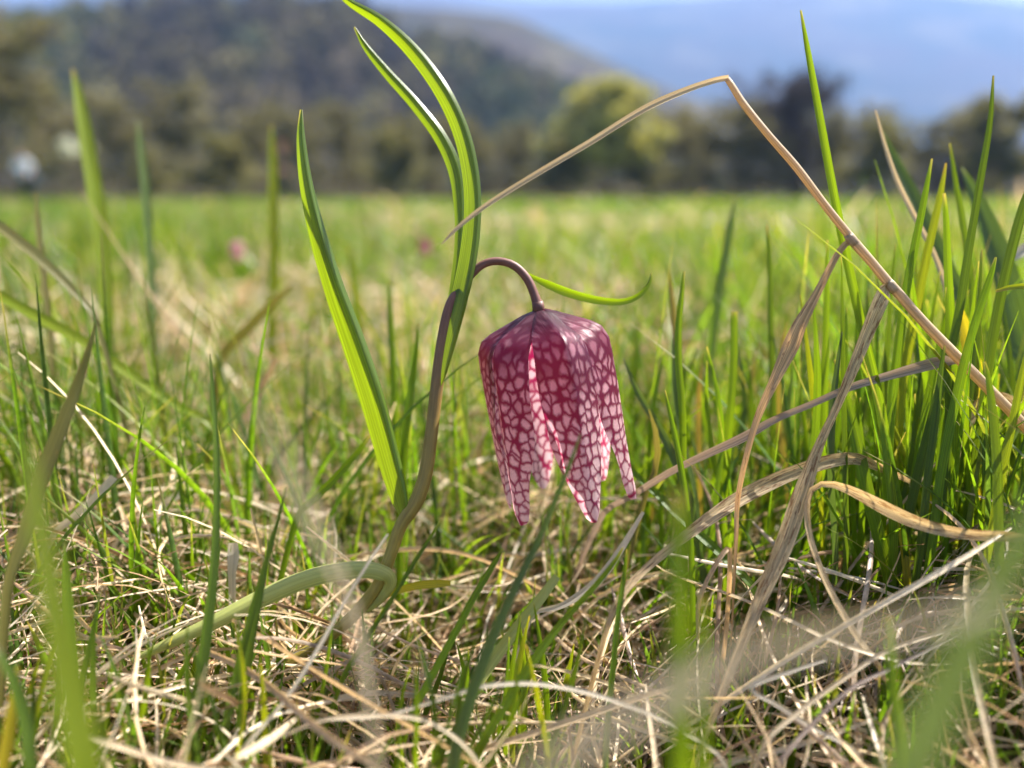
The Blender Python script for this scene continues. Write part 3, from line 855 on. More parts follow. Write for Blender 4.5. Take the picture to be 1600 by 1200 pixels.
ribbon("leaf", [(471, 171, D0 + -0.0040, 5.1), (471, 215, D0 + -0.0040, 16.6), (479, 285, D0 + -0.0030, 25.6), (497, 365, D0 + -0.0020, 33.3), (523, 450, D0 + -0.0010, 39.7), (553, 535, D0 + 0.0000, 46.1), (581, 620, D0 + 0.0000, 47.4), (603, 700, D0 + 0.0000, 44.8), (619, 760, D0 + -0.0010, 38.4), (628, 800, D0 + -0.0010, 25.6), (630, 815, D0 + 0.0000, 10.2)],
       M['frit'], 60, fold=-.85, roll=.1, twist=-.1, parent=frit, ground=False, nu=13, cup=-.1, ridge=(.15, .8))
ribbon("leaf", [(522, -14, D0 - .002, 3), (548, 4, D0 - .002, 12), (595, 32, D0 - .002, 19), (645, 78, D0 - .002, 24), (690, 138, D0 - .003, 27), (720, 200, D0 - .003, 28), (736, 265, D0 - .003, 28), (740, 330, D0 - .0025, 28), (733, 400, D0 - .0022, 29), (718, 470, D0 - .002, 28), (702, 535, D0 - .0018, 24), (692, 582, D0 - .0015, 14), (688, 602, D0 - .001, 6)],
       M['frit'], 64, fold=-.55, roll=.2, twist=-.1, parent=frit, ground=False, nu=13, cup=-.15, ridge=(.35, .55))
ribbon("leaf", [(554, 42, D0 + .003, 3), (572, 72, D0 + .003, 11), (605, 112, D0 + .003, 16), (650, 162, D0 + .003, 19), (690, 215, D0 + .003, 22), (713, 268, D0 + .003, 23), (719, 330, D0 + .003, 17), (717, 390, D0 + .003, 14), (709, 450, D0 + .003, 13), (700, 510, D0 + .002, 11), (694, 548, D0 + .0015, 7)],
       M['frit'], 56, fold=-.4, roll=.35, twist=-.3, parent=frit, ground=False, nu=13, cup=-.15, ridge=(.4, .2))
ribbon("leaf", [(1018, 426, D0 + .004, 2), (1012, 445, D0 + .004, 7), (995, 462, D0 + .004, 10), (970, 470, D0 + .004, 12), (930, 466, D0 + .004, 15), (890, 455, D0 + .004, 17), (855, 441, D0 + .003, 15), (834, 432, D0 + .002, 9), (812, 420, D0 + .001, 5)],
       M['frit'], 44, fold=.1, roll=.5, twist=.2, parent=frit, ground=False, nu=7, cup=.5)
ribbon("leaf", [(205, 1032, D0 - .012, 8), (260, 1005, D0 - .012, 17), (330, 972, D0 - .011, 24), (400, 936, D0 - .009, 29), (470, 905, D0 - .007, 30), (530, 890, D0 - .005, 29), (580, 888, D0 - .004, 27), (606, 897, D0 - .003, 25), (612, 912, D0 - .002, 20), (598, 935, D0 - .001, 15), (575, 955, D0, 8)],
       M['frit_pale'], 60, fold=.05, roll=.25, twist=.1, parent=frit, ground=False, nu=9, cup=-.7)
bell(frit, P(842, 484, D0), math.radians(-10), 1.0, pitch=math.radians(-2))

# fritillaries further off in the grass
M['pale_tepal'] = blade_mat('pale_pink_tepal', (.66, .40, .42), (.74, .52, .52), (1.2, .9, .9), .45, .45, .4)
def far_frit(px, py, d, s, lab, lean, mat=None):
    top = P(px, py - 18, d); zg = float(gz(top[0], top[1]))
    root = empty("fritillary", (0, 0, 0)); tag(root, lab, "flower")
    hook = .012 * s
    pts = catmull(np.array([[top[0] + lean, top[1], zg - .004], [top[0] + lean * 1.1, top[1], zg + (top[2] - zg) * .6], [top[0] + hook * 1.6 * np.sign(lean), top[1], top[2] + .004], [top[0] + hook * .8 * np.sign(lean), top[1], top[2] + .010], [top[0], top[1], top[2]]]), 30)
    V, F, UV = tube(pts, np.interp(np.linspace(0, 1, 30), [0, 1], [.0013, .0008]), 8)
    st = mesh_obj("stem", V, F, M['stem'], root, True, UV)
    a = st.data.color_attributes.new("Col", 'FLOAT_COLOR', 'POINT'); a.data.foreach_set("color", np.tile((.13, .09, .05, 1), len(V)).astype(np.float32))
    bell(root, top, 0, s, 1.0, mat)
far_frit(369, 394, .60, .42, "blurred pale pink fritillary bell out in the meadow near the dark dressed person", .02, M['pale_tepal'])
far_frit(663, 390, .62, .38, "blurred crimson fritillary bell between the leaves of the sharp fritillary", -.02)

# ------------------------------------------------------------------ the dry stalks in front and to the right
ds = empty("bent_stalk", (0, 0, 0))
tag(ds, "long straw coloured grass stalk bent sharply over above the flower with two nodes", "dry stalk")
def stalk(rows, mat, parent, n=60, sides=8):
    pts = np.array([[*P(r[0], r[1], r[2]), r[3] / 2 * r[2] / FPX] for r in rows])
    R = catmull(pts, n); V, F, UV = tube(R[:, :3], R[:, 3], sides)
    o = mesh_obj("stalk", V, F, mat, parent, True, UV)
    o.data.uv_layers.new(name="Along"); o.data.uv_layers["UVMap"].active_render = True
    return o
DS = .148
ribbon("bent_tip", [(690, 382, DS - .014, 2), (715, 357, DS - .013, 7), (760, 322, DS - .012, 9), (830, 278, DS - .010, 10), (920, 225, DS - .008, 11), (1010, 170, DS - .006, 12), (1075, 141, DS - .004, 11), (1120, 126, DS - .003, 10), (1138, 123, DS - .003, 10)],
       M['straw'], 50, fold=.6, roll=.3, parent=ds, ground=False, cup=.3)
stalk([(1136, 123, DS - .003, 9), (1143, 133, DS - .003, 10), (1160, 160, DS - .003, 11), (1200, 210, DS - .003, 11), (1245, 262, DS - .002, 12), (1290, 322, DS - .001, 12), (1329, 371, DS, 13), (1334, 378, DS, 15), (1362, 410, DS, 14), (1390, 444, DS, 15), (1398, 452, DS, 15), (1440, 500, DS, 15), (1490, 552, DS, 16), (1540, 603, DS, 16), (1600, 665, DS + .001, 16), (1680, 760, DS + .002, 16), (1760, 870, DS + .004, 16), (1800, 960, DS + .006, 15)], M['straw'], ds, 110)
for px, py, r in ((1331, 374, 8.0), (1393, 447, 8.6)):
    V, F, UV = tube([P(px - 7, py - 8, DS), P(px - 3, py - 3, DS), P(px + 2, py + 3, DS), P(px + 6, py + 8, DS)], [k * DS / FPX for k in (6.5, r, r * .97, 7.4)], 10)
    o = mesh_obj("node", V, F, M['straw'], ds, True, UV); o.data.uv_layers.new(name="Along"); o.data.uv_layers["UVMap"].active_render = True
ribbon("hanging_blade", [(1142, 1010, DS - .004, 2), (1146, 930, DS - .004, 4), (1150, 850, DS - .004, 6), (1153, 780, DS - .003, 8), (1166, 715, DS - .003, 9), (1185, 650, DS - .002, 11), (1213, 590, DS - .002, 18), (1237, 540, DS - .001, 26), (1250, 508, DS - .001, 21), (1275, 462, DS, 14), (1303, 408, DS, 11), (1318, 385, DS, 10), (1330, 376, DS, 10)],
       M['rust'], 60, fold=.25, roll=.1, twist=.2, parent=ds, ground=False, nu=7, wav=.15)
ribbon("hanging_blade", [(1085, 1200, DS - .022, 5), (1125, 1090, DS - .018, 12), (1160, 1000, DS - .015, 17), (1195, 915, DS - .012, 23), (1222, 850, DS - .010, 31), (1248, 775, DS - .008, 28), (1278, 695, DS - .006, 17), (1308, 630, DS - .005, 14), (1330, 575, DS - .004, 19), (1345, 535, DS - .003, 24), (1362, 492, DS - .002, 28), (1376, 460, DS - .001, 26), (1384, 447, DS, 16), (1392, 446, DS, 12)],
       M['tan'], 70, fold=.3, roll=-.15, twist=-.5, parent=ds, ground=False, nu=7, cup=.25, wav=.1)

dry = [  # label, rows, material, fold, roll, twist
 ("thin grey dry blade leaning across behind the spotted hanging blade", [(1498, 566, 0.15, 3.4), (1478, 563, 0.15, 17.0), (1440, 572, 0.15, 18.7), (1390, 586, 0.15, 14.4), (1330, 604, 0.15, 11.9), (1270, 630, 0.15, 11.0), (1210, 655, 0.151, 11.9), (1160, 683, 0.152, 15.3), (1110, 706, 0.154, 13.6), (1050, 735, 0.158, 11.9), (990, 772, 0.164, 11.0), (940, 805, 0.17, 10.2)], 'grey', .4, .2, .4),
 ("broad tan dry blade arching low through the green clump", [(1440, 760, 0.158, 5.1), (1385, 735, 0.156, 11.9), (1336, 716, 0.154, 18.7), (1290, 722, 0.152, 21.2), (1230, 742, 0.15, 22.9), (1160, 776, 0.147, 23.8), (1105, 812, 0.143, 20.4), (1060, 846, 0.14, 15.3), (1010, 888, 0.137, 11.9), (975, 925, 0.134, 11.9), (950, 975, 0.132, 8.5)], 'tan', .25, .3, -.5),
 ("curled dry blade with dark streaks hooking over to the side", [(1640, 842, 0.128, 8.0), (1580, 838, 0.13, 16.0), (1500, 833, 0.132, 17.6), (1430, 815, 0.134, 20.8), (1375, 789, 0.136, 21.6), (1330, 766, 0.137, 16.0), (1292, 755, 0.138, 10.4), (1268, 764, 0.138, 8.8), (1260, 798, 0.138, 9.6), (1268, 850, 0.137, 11.2), (1294, 918, 0.135, 12.0), (1335, 990, 0.132, 12.0), (1384, 1062, 0.128, 11.2)], 'tan', .3, .1, .9),
 ("thin white dry straw crossing in front of the fallen fritillary leaf", [(606, 834, 0.128, 3.2), (575, 880, 0.126, 4.8), (535, 945, 0.124, 5.6), (490, 1025, 0.121, 6.4), (440, 1100, 0.118, 6.4), (375, 1180, 0.114, 7.2)], 'bleach', .4, .2, .3),
 ("pale straw arching low over the turf below the flower", [(505, 1125, 0.118, 3.2), (600, 1118, 0.118, 5.2), (690, 1092, 0.118, 5.9), (760, 1072, 0.118, 6.5), (850, 1070, 0.118, 6.5), (960, 1095, 0.118, 6.5), (1060, 1140, 0.118, 5.9), (1130, 1190, 0.118, 5.2)], 'bleach', .4, .2, .3),
 ("pale straw lying in a long arc at the foot of the stem", [(440, 1150, 0.114, 3.5), (505, 1125, 0.114, 5.6), (590, 1118, 0.113, 6.3), (660, 1125, 0.113, 6.3), (720, 1160, 0.112, 5.6), (760, 1215, 0.112, 5.6)], 'straw', .4, .2, .3),
 ("straw stem sloping out from behind the thick blurred blade", [(110, 1140, 0.108, 6.4), (180, 1165, 0.108, 8.8), (260, 1190, 0.108, 9.6), (340, 1205, 0.107, 9.6), (450, 1225, 0.107, 8.0)], 'straw', .5, .2, .1),
 ("kinked bleached straw in the tangle under the hooked blade", [(1290, 1032, .122, 4), (1235, 1050, .121, 6), (1174, 1075, .12, 7), (1215, 1102, .12, 6), (1275, 1140, .119, 6), (1340, 1180, .118, 6)], 'bleach', .4, .1, .2),
 ("long tan straw sloping up through the tangle under the hooked blade", [(1585, 950, 0.13, 3.2), (1480, 985, 0.128, 6.4), (1385, 1018, 0.125, 7.2), (1310, 1065, 0.122, 8.0), (1250, 1110, 0.12, 8.0), (1190, 1170, 0.117, 8.0)], 'straw', .45, .2, .3),
 ("grey straw sloping up beside the long tan straw in the tangle", [(1500, 990, 0.124, 2.8), (1400, 1040, 0.122, 5.6), (1330, 1075, 0.12, 6.3), (1270, 1130, 0.118, 7.0), (1215, 1200, 0.115, 7.7)], 'grey', .4, .1, .3),
 ("bleached straw sticking up beside the yellow tip below the bell", [(1005, 800, .160, 5), (965, 865, .158, 12), (930, 910, .156, 14), (880, 945, .154, 10), (830, 965, .152, 6)], 'bleach', .3, .2, .3),
 ("pale green cut blade lying among straw under the bell", [(870, 900, 0.15, 12.8), (840, 940, 0.148, 17.6), (800, 990, 0.146, 19.2), (760, 1045, 0.143, 19.2), (735, 1090, 0.141, 16.0)], 'frit_pale', .3, .3, .2),
 ("bright bleached straw stub standing in the thatch by the dark green blade", [(364, 848, .160, 14), (364, 870, .160, 18), (362, 900, .160, 12)], 'bleach', .2, .2, .1),
 ("bleached straw with a flattened end lying in the thatch", [(282, 770, .185, 10), (255, 790, .183, 14), (225, 812, .182, 12), (190, 835, .18, 8)], 'bleach', .2, .3, .2),
 ("bleached curved straw in the thatch beside the narrow olive blade", [(178, 745, .165, 12), (150, 775, .164, 13), (118, 805, .163, 13), (80, 840, .162, 10)], 'bleach', .2, .3, .2),
 ("orange tipped dying leaf lying beside the foot of the stem", [(704, 911, .150, 8), (680, 912, .150, 13), (650, 915, .150, 13), (615, 925, .150, 11), (570, 945, .150, 8)], 'yellow', .2, .2, .2),
 ("long blurred straw lying level across the front turf", [(1560, 940, .040, 14), (1480, 962, .039, 26), (1400, 985, .039, 30), (1280, 1000, .0385, 34), (1160, 1025, .038, 36), (1040, 1085, .037, 40), (930, 1150, .0365, 42), (820, 1230, .036, 42)], 'near_straw', .3, .3, .1),
 ("blurred tan straw stem leaning up in front of the fallen leaf", [(395, 620, 0.07, 3.0), (430, 705, 0.07, 5.4), (480, 815, 0.069, 6.6), (530, 915, 0.068, 7.2), (562, 1010, 0.067, 7.8), (580, 1110, 0.066, 7.8), (592, 1220, 0.065, 7.2)], 'straw', .4, .1, .3),
 ("second blurred straw stem splayed beside the leaning tan straw", [(438, 650, 0.076, 2.4), (470, 735, 0.075, 4.2), (520, 850, 0.074, 4.8), (560, 960, 0.073, 5.4), (578, 1060, 0.072, 5.4), (585, 1180, 0.071, 5.4)], 'straw', .4, .1, .3),
 ("rust coloured dry blade tip among the thatch", [(432, 560, .23, 8), (405, 610, .23, 12), (380, 660, .228, 12), (350, 720, .226, 10)], 'rust', .3, .2, .2),
 ("reddish straw rising through the clump below the broad tan blade", [(1090, 1000, .135, 4), (1095, 930, .137, 7), (1140, 860, .139, 8)], 'rust', .3, .2, .2),
 ("brown dry blade hanging through the tall green blades by the bent stalk", [(1368, 172, .175, 2), (1380, 220, .175, 6), (1402, 285, .174, 8), (1432, 345, .173, 9), (1462, 405, .172, 9), (1482, 470, .171, 9), (1492, 560, .170, 9), (1500, 660, .170, 8)], 'straw', .4, .3, .3),
 ("pale dry husk poking out of the grass clump beside the bluish leaves", [(1582, 405, .19, 8), (1600, 392, .19, 20), (1640, 380, .19, 26), (1690, 420, .19, 20), (1720, 500, .19, 12)], 'bleach', .3, .2, .3),
 ("tan dry blade crumpled at the foot of the bent stalk", [(1470, 690, .16, 8), (1510, 660, .16, 20), (1550, 625, .16, 26), (1590, 640, .16, 24), (1630, 690, .16, 18)], 'tan', .3, .2, .8),
]
DRYG = "dry straws lying and leaning in the turf"
for lab, rows, mt, fo, ro, tw in dry:
    o = ribbon("dry_grass_blade", rows, M[mt], 48, fo, ro, tw, ground=rows[-1][1] > 640 and lab[:4] != "oran", nu=5, wav=.08)
    tag(o, lab, "dry grass", DRYG)
    g = rows[-1]

# ------------------------------------------------------------------ single green blades
green = [
 ("tall bright green blade standing up past the bent stalk's first node", [(1251, 16, .150, 3), (1262, 80, .150, 9), (1280, 180, .150, 12), (1300, 290, .150, 13), (1322, 400, .150, 14), (1346, 510, .150, 14), (1372, 620, .150, 15), (1388, 720, .150, 15), (1396, 830, .150, 14)], 'fresh', .35, .2),
 ("tall dark green blade crossing the stalk with its tip against the mountain", [(1552, 118, .152, 3), (1547, 190, .152, 8), (1532, 280, .152, 11), (1512, 400, .152, 12), (1492, 520, .152, 13), (1460, 640, .152, 14), (1430, 760, .152, 14), (1405, 880, .152, 13)], 'deep', .35, .1),
 ("upright light green blade crossing behind the stalk's second node", [(1456, 248, .154, 3), (1446, 300, .154, 9), (1432, 370, .154, 12), (1416, 450, .154, 13), (1405, 530, .154, 14), (1392, 640, .154, 14), (1384, 760, .154, 13)], 'fresh', .35, .1),
 ("yellow green blade leaning behind the upright light green blade", [(1478, 255, .166, 3), (1468, 310, .166, 10), (1448, 400, .166, 13), (1428, 500, .166, 14), (1410, 600, .166, 14), (1400, 720, .166, 13)], 'lime', .35, .1),
 ("short blunt green blade with a pale tip standing by the yellow streak", [(1475, 302, .156, 5), (1478, 340, .156, 9), (1481, 420, .156, 12), (1485, 500, .156, 14), (1490, 600, .156, 14), (1492, 720, .156, 13)], 'fresh', .3, .1),
 ("broad dark bluish leaf slanting behind the tall blades", [(1378, 205, .215, 4), (1400, 255, .215, 16), (1440, 335, .212, 24), (1480, 425, .21, 28), (1520, 505, .208, 30), (1560, 590, .206, 30), (1600, 690, .204, 26)], 'blue', .3, .6),
 ("broad bluish leaf with a pale edge slanting beyond the tall dark blade", [(1502, 262, .205, 4), (1520, 300, .205, 20), (1548, 370, .203, 34), (1575, 450, .2, 40), (1595, 530, .2, 40), (1610, 640, .198, 34)], 'blue', .3, .5),
 ("thin dark blade standing between the two broad bluish leaves", [(1484, 224, .178, 3), (1494, 290, .178, 8), (1508, 370, .178, 10), (1520, 470, .178, 11), (1524, 590, .178, 11), (1520, 720, .178, 10)], 'deep', .3, .1),
 ("dark green blade leaning in from the side in front of the bluish leaves", [(1625, 250, .156, 5), (1600, 320, .156, 14), (1578, 400, .156, 15), (1560, 480, .156, 15), (1545, 570, .156, 15), (1530, 690, .156, 14)], 'deep', .35, .1),
 ("short bright green blade with a pale tip before the dark clump", [(1556, 402, .146, 3), (1548, 430, .146, 9), (1528, 490, .146, 12), (1508, 560, .146, 13), (1490, 640, .146, 14), (1470, 740, .146, 14), (1455, 860, .146, 13)], 'fresh', .35, .1),
 ("green blade curving to a brown tip beside the foot of the stalk", [(1538, 565, .136, 3), (1544, 590, .136, 8), (1552, 650, .136, 12), (1558, 730, .136, 14), (1560, 820, .136, 14), (1560, 930, .136, 13)], 'deep', .35, .1),
 ("bright lime blade reaching in over the crumpled tan blade", [(1606, 540, .140, 4), (1596, 590, .140, 10), (1582, 660, .140, 12), (1565, 740, .140, 13), (1550, 830, .140, 12)], 'lime', .35, .1),
 ("thin dark blade in front of the thin grey dry blade", [(1476, 540, .146, 3), (1470, 580, .146, 8), (1462, 650, .146, 11), (1450, 740, .146, 12), (1440, 840, .146, 12)], 'deep', .35, .1),
 ("broad lime blade leaning out of the clump under the spotted hanging blade", [(1304, 562, .156, 4), (1320, 620, .156, 14), (1335, 680, .155, 19), (1352, 760, .154, 22), (1372, 840, .153, 22), (1390, 920, .152, 20)], 'fresh', .3, .3),
 ("straight green blade standing behind the rust hanging blade", [(1293, 375, .172, 3), (1292, 420, .172, 7), (1291, 500, .172, 10), (1288, 600, .172, 12), (1285, 720, .172, 12)], 'fresh', .3, .1),
 ("thin dark blade standing in the open before the green clump", [(1198, 352, .185, 4), (1202, 400, .185, 8), (1204, 480, .185, 9), (1206, 570, .185, 10), (1208, 680, .185, 10)], 'deep', .3, .1),
 ("blurred dark blade leaning in front of the far bushes", [(1147, 315, .24, 4), (1138, 370, .24, 12), (1125, 450, .24, 15), (1112, 540, .24, 16), (1100, 640, .24, 15)], 'blue', .3, .1),
 ("light green blade with a sharp tip rising from the straw beyond the bell", [(1069, 424, .165, 3), (1065, 460, .165, 8), (1060, 510, .165, 11), (1060, 570, .165, 12), (1066, 650, .165, 12)], 'fresh', .3, .2),
 ("dim olive blade standing beside the sharp light green blade", [(1044, 420, .19, 3), (1050, 470, .19, 9), (1056, 540, .19, 10), (1064, 640, .19, 10)], 'olive', .3, .1),
 ("short cut green blade with a bleached flat end", [(1147, 487, .170, 10), (1147, 520, .170, 11), (1146, 570, .170, 12), (1140, 660, .170, 12)], 'fresh', .25, .1),
 ("slender blade curving out of the straw beneath the small blades", [(1039, 610, .150, 3), (1050, 660, .150, 8), (1062, 720, .150, 10), (1072, 790, .150, 11), (1080, 870, .150, 10)], 'fresh', .3, .1),
 ("bluish blade leaning from the bell's side down into the straw", [(975, 560, .172, 4), (995, 610, .172, 9), (1025, 660, .172, 12), (1055, 720, .17, 13), (1080, 790, .168, 12)], 'blue', .3, .1),
 ("long green blade slanting from beside the bell to the broad tan blade", [(965, 655, .168, 4), (985, 730, .166, 8), (1030, 775, .164, 13), (1070, 815, .16, 14), (1130, 870, .155, 14), (1180, 925, .15, 12)], 'fresh', .3, .2),
 ("grey green blade whose tip crosses in front of the bell", [(907, 678, 0.118, 2.2), (894, 715, 0.118, 6.5), (870, 775, 0.118, 9.4), (838, 850, 0.118, 12.2), (806, 915, 0.117, 14.4), (772, 990, 0.116, 17.3), (742, 1070, 0.115, 20.2), (715, 1160, 0.114, 21.6), (700, 1240, 0.113, 21.6)], 'blue', .35, .2),
 ("sharp green blade standing alone under the bell", [(785, 857, .138, 3), (772, 880, .138, 9), (742, 930, .136, 11), (705, 1000, .134, 12), (670, 1065, .132, 12), (640, 1125, .13, 11)], 'fresh', .35, .2),
 ("long thin green blade slanting beneath the bell's tips", [(973, 856, .132, 3), (962, 875, .132, 7), (930, 915, .131, 9), (880, 970, .13, 11), (835, 1030, .128, 14), (790, 1100, .126, 15), (745, 1180, .124, 15)], 'fresh', .35, .2),
 ("upright thin green blade crossing the long slanting one", [(979, 858, .134, 3), (975, 900, .134, 7), (966, 960, .132, 9), (958, 1040, .13, 10), (950, 1120, .128, 10), (946, 1200, .126, 10)], 'fresh', .35, .2),
 ("thin dark blade under the stem pointing up past the fallen leaf", [(690, 812, .134, 3), (672, 840, .134, 6), (640, 890, .133, 7), (600, 955, .132, 8), (565, 1010, .131, 8), (535, 1060, .13, 8)], 'deep', .35, .2),
 ("tall dark green blade standing before the fallen leaf", [(328, 553, 0.135, 2.8), (332, 610, 0.134, 7.0), (338, 700, 0.132, 9.1), (338, 800, 0.13, 11.2), (334, 890, 0.128, 14.0), (324, 980, 0.126, 16.8), (312, 1070, 0.124, 19.6), (300, 1180, 0.121, 21.0)], 'deep', .35, .25),
 ("dark green blade leaning across the fallen leaf", [(448, 760, 0.128, 3.0), (432, 820, 0.127, 6.8), (412, 890, 0.126, 9.8), (390, 970, 0.125, 12.0), (368, 1060, 0.124, 13.5), (350, 1150, 0.122, 13.5)], 'deep', .35, .2),
 ("narrow dark blade next to the one leaning over the fallen leaf", [(425, 830, .13, 3), (412, 900, .129, 9), (400, 960, .128, 12), (386, 1040, .127, 13), (375, 1120, .126, 13)], 'deep', .35, .2),
 ("yellow green blade slanting up in the thatch before the leaf", [(578, 680, .165, 4), (560, 705, .165, 9), (525, 745, .164, 12), (490, 780, .163, 12), (465, 805, .162, 10)], 'fresh', .3, .2),
 ("two toned upright blade in the gap between leaf and stem", [(653, 505, .178, 3), (650, 550, .178, 7), (643, 600, .178, 11), (636, 650, .177, 14), (630, 710, .177, 13)], 'fresh', .3, .3),
 ("dim green blade standing behind the gap between leaf and stem", [(607, 440, .21, 3), (610, 500, .21, 9), (614, 570, .21, 11), (618, 660, .21, 11)], 'fresh', .3, .1),
 ("yellowed blade standing blurred behind the long fritillary leaf", [(545, 385, .33, 5), (552, 430, .33, 12), (560, 500, .33, 15), (566, 580, .33, 14)], 'lime', .3, .2),
 ("tall yellow green blade blurred in front of the dark dressed person", [(424, 195, .33, 4), (426, 240, .33, 12), (427, 320, .33, 16), (427, 400, .33, 17), (426, 490, .33, 17), (424, 570, .33, 15)], 'lime', .3, .2),
 ("tall broad blurred blade rising past the white blossom", [(114, 108, .28, 5), (124, 160, .28, 17), (136, 235, .28, 23), (150, 320, .28, 25), (160, 400, .28, 25), (166, 470, .28, 22), (170, 570, .28, 20)], 'lime', .3, .3),
 ("tall blurred grey green blade beside the broad one", [(215, 188, 0.3, 3.2), (220, 235, 0.3, 10.4), (228, 310, 0.3, 12.8), (234, 400, 0.3, 12.0), (238, 480, 0.3, 11.2), (242, 580, 0.3, 10.4)], 'blue', .3, .3),
 ("short dark blurred blade under the white shirted person", [(56, 300, 0.22, 3.5), (60, 360, 0.22, 8.4), (68, 430, 0.22, 10.5), (76, 500, 0.22, 10.5), (84, 590, 0.22, 9.8)], 'olive', .3, .2),
 ("long blurred blade lying diagonally over the thatch", [(-40, 440, 0.2, 15.0), (40, 485, 0.2, 18.0), (120, 528, 0.2, 18.0), (200, 582, 0.2, 16.5), (270, 630, 0.2, 15.0), (335, 672, 0.2, 10.5)], 'lime', .25, .3),
 ("olive blurred blade arching in from the side above the thatch", [(-60, 310, 0.19, 12.6), (10, 362, 0.19, 16.8), (60, 402, 0.19, 16.8), (110, 450, 0.19, 12.6), (150, 500, 0.19, 8.4)], 'olive', .25, .3),
 ("blurred dark blade with a dry tip slanting over the thatch", [(455, 448, .235, 6), (430, 470, .235, 12), (400, 500, .235, 15), (372, 528, .235, 16), (345, 560, .235, 14)], 'olive', .25, .3),
 ("olive green blade with a dry brown point leaning over the side thatch", [(150, 504, .126, 3), (138, 545, .126, 10), (118, 605, .126, 17), (92, 670, .125, 24), (62, 750, .124, 26), (34, 840, .123, 22), (10, 920, .122, 18)], 'olive', .35, .4),
 ("thick green blade blurred close up with its top by the olive blade", [(40, 680, 0.062, 8.7), (52, 760, 0.061, 28.5), (66, 850, 0.06, 36.0), (84, 950, 0.059, 43.4), (104, 1060, 0.058, 52.1), (124, 1160, 0.057, 59.5), (140, 1260, 0.056, 62.0)], 'near', .25, .3),
 ("narrow upright green blade beside the thick blurred one", [(101, 848, .120, 3), (104, 900, .120, 12), (109, 980, .119, 16), (115, 1060, .118, 18), (118, 1140, .117, 17)], 'fresh', .35, .3),
 ("short dark blade before the thatch near the narrow upright one", [(156, 925, .125, 3), (146, 980, .124, 7), (134, 1040, .123, 9), (124, 1110, .122, 9)], 'deep', .35, .2),
 ("vertical bright green blade blurred close up under the bell's side", [(1058, 770, .068, 12), (1059, 830, .068, 26), (1060, 920, .067, 32), (1060, 1020, .067, 36), (1062, 1110, .066, 38), (1064, 1210, .066, 40)], 'fresh', .25, .2),
 ("thin green blade beside the vertical blurred one", [(1098, 930, .085, 8), (1099, 1000, .085, 14), (1100, 1080, .084, 16), (1100, 1190, .083, 16)], 'fresh', .3, .2),
 ("wide green blade blurred very close slanting over the straw tangle", [(1640, 760, 0.046, 37.4), (1585, 860, 0.045, 54.4), (1530, 970, 0.044, 62.9), (1475, 1080, 0.043, 69.7), (1430, 1180, 0.042, 73.1), (1400, 1280, 0.041, 68.0)], 'near_flare', .25, .3),
 ("narrow green blade in front of the straw tangle", [(1388, 960, .095, 6), (1392, 1020, .095, 13), (1397, 1090, .094, 16), (1405, 1200, .093, 16)], 'fresh', .3, .2),
 ("yellow dying blade standing in the tangle by the frame of straw", [(28, 1040, .105, 4), (22, 1090, .105, 14), (12, 1150, .105, 18), (2, 1220, .105, 18)], 'yellow', .3, .2),
 ("dark curved blade beside the yellow dying blade", [(-6, 1010, .100, 8), (20, 1060, .100, 16), (38, 1120, .100, 20), (50, 1210, .099, 20)], 'deep', .3, .2),
 ("yellow leaf shining through behind the stalk's foot", [(1496, 470, .168, 5), (1506, 510, .168, 18), (1518, 560, .168, 24), (1528, 620, .168, 24), (1534, 700, .168, 20)], 'yellow', .3, .2),
 ("golden dying blade glowing low in the clump", [(1392, 755, .15, 4), (1402, 800, .15, 12), (1412, 850, .15, 14), (1416, 920, .15, 12)], 'yellow', .3, .3),
 ("bright green blade tip reaching in level from the side", [(1556, 455, .15, 4), (1575, 450, .15, 8), (1610, 448, .15, 10), (1680, 470, .15, 11), (1730, 600, .15, 11)], 'lime', .3, .2),
]
GG = "single green grass blades around the flower"
hero_proj = []
for lab, rows, mt, fo, ro in green:
    o = ribbon("grass_blade", rows, M[mt], 36, fo, ro, random.uniform(-.4, .4), nu=5)
    tag(o, lab, "grass blade", GG)

# more blades of the dense clump on the right, one object each
LOOK = {'fresh': 'bright green', 'deep': 'dark green', 'lime': 'yellow green', 'blue': 'bluish green', 'olive': 'dull olive'}
def clump_blade(px_tip, py_tip, px_b, py_b, d, w, mt, lab, grp):
    bend = random.uniform(-18, 18)
    rows = []
    for t in (0, .12, .35, .6, .8, 1):
        x = px_tip + (px_b - px_tip) * t + bend * math.sin(t * math.pi)
        y = py_tip + (py_b - py_tip) * t
        rows.append((x, y, d + random.uniform(-.001, .001), max(2, w * min(1, t * 3.2 + .12) * (1 - .15 * max(0, t - .6)))))
    o = ribbon("grass_blade", rows, M[mt], 16, .3, random.uniform(-.7, .7), random.uniform(-.8, .8), nu=3)
    tag(o, ('short ' if py_b - py_tip < 190 else 'tall ' if py_b - py_tip > 330 else '') + LOOK[mt] + ' ' + lab, "grass blade", grp + ', ' + LOOK[mt])
for i in range(105):
    d = random.uniform(.152, .215); sc = .15 / d
    xb = random.gauss(1450, 125)
    if xb < 1160 or xb > 1700: xb = random.uniform(1300, 1640)
    top = random.uniform(380, 660) + max(0, (1350 - xb)) * .55
    clump_blade(xb + random.gauss(8, 45), top, xb, 860 - (d - .15) * 1800, d, random.uniform(6, 11) * sc + 2, random.choice(['fresh', 'fresh', 'fresh', 'fresh', 'deep', 'deep', 'deep', 'lime', 'blue']),
                "slender blade in the dense clump behind the hanging dry blades", "blades of the dense green clump")
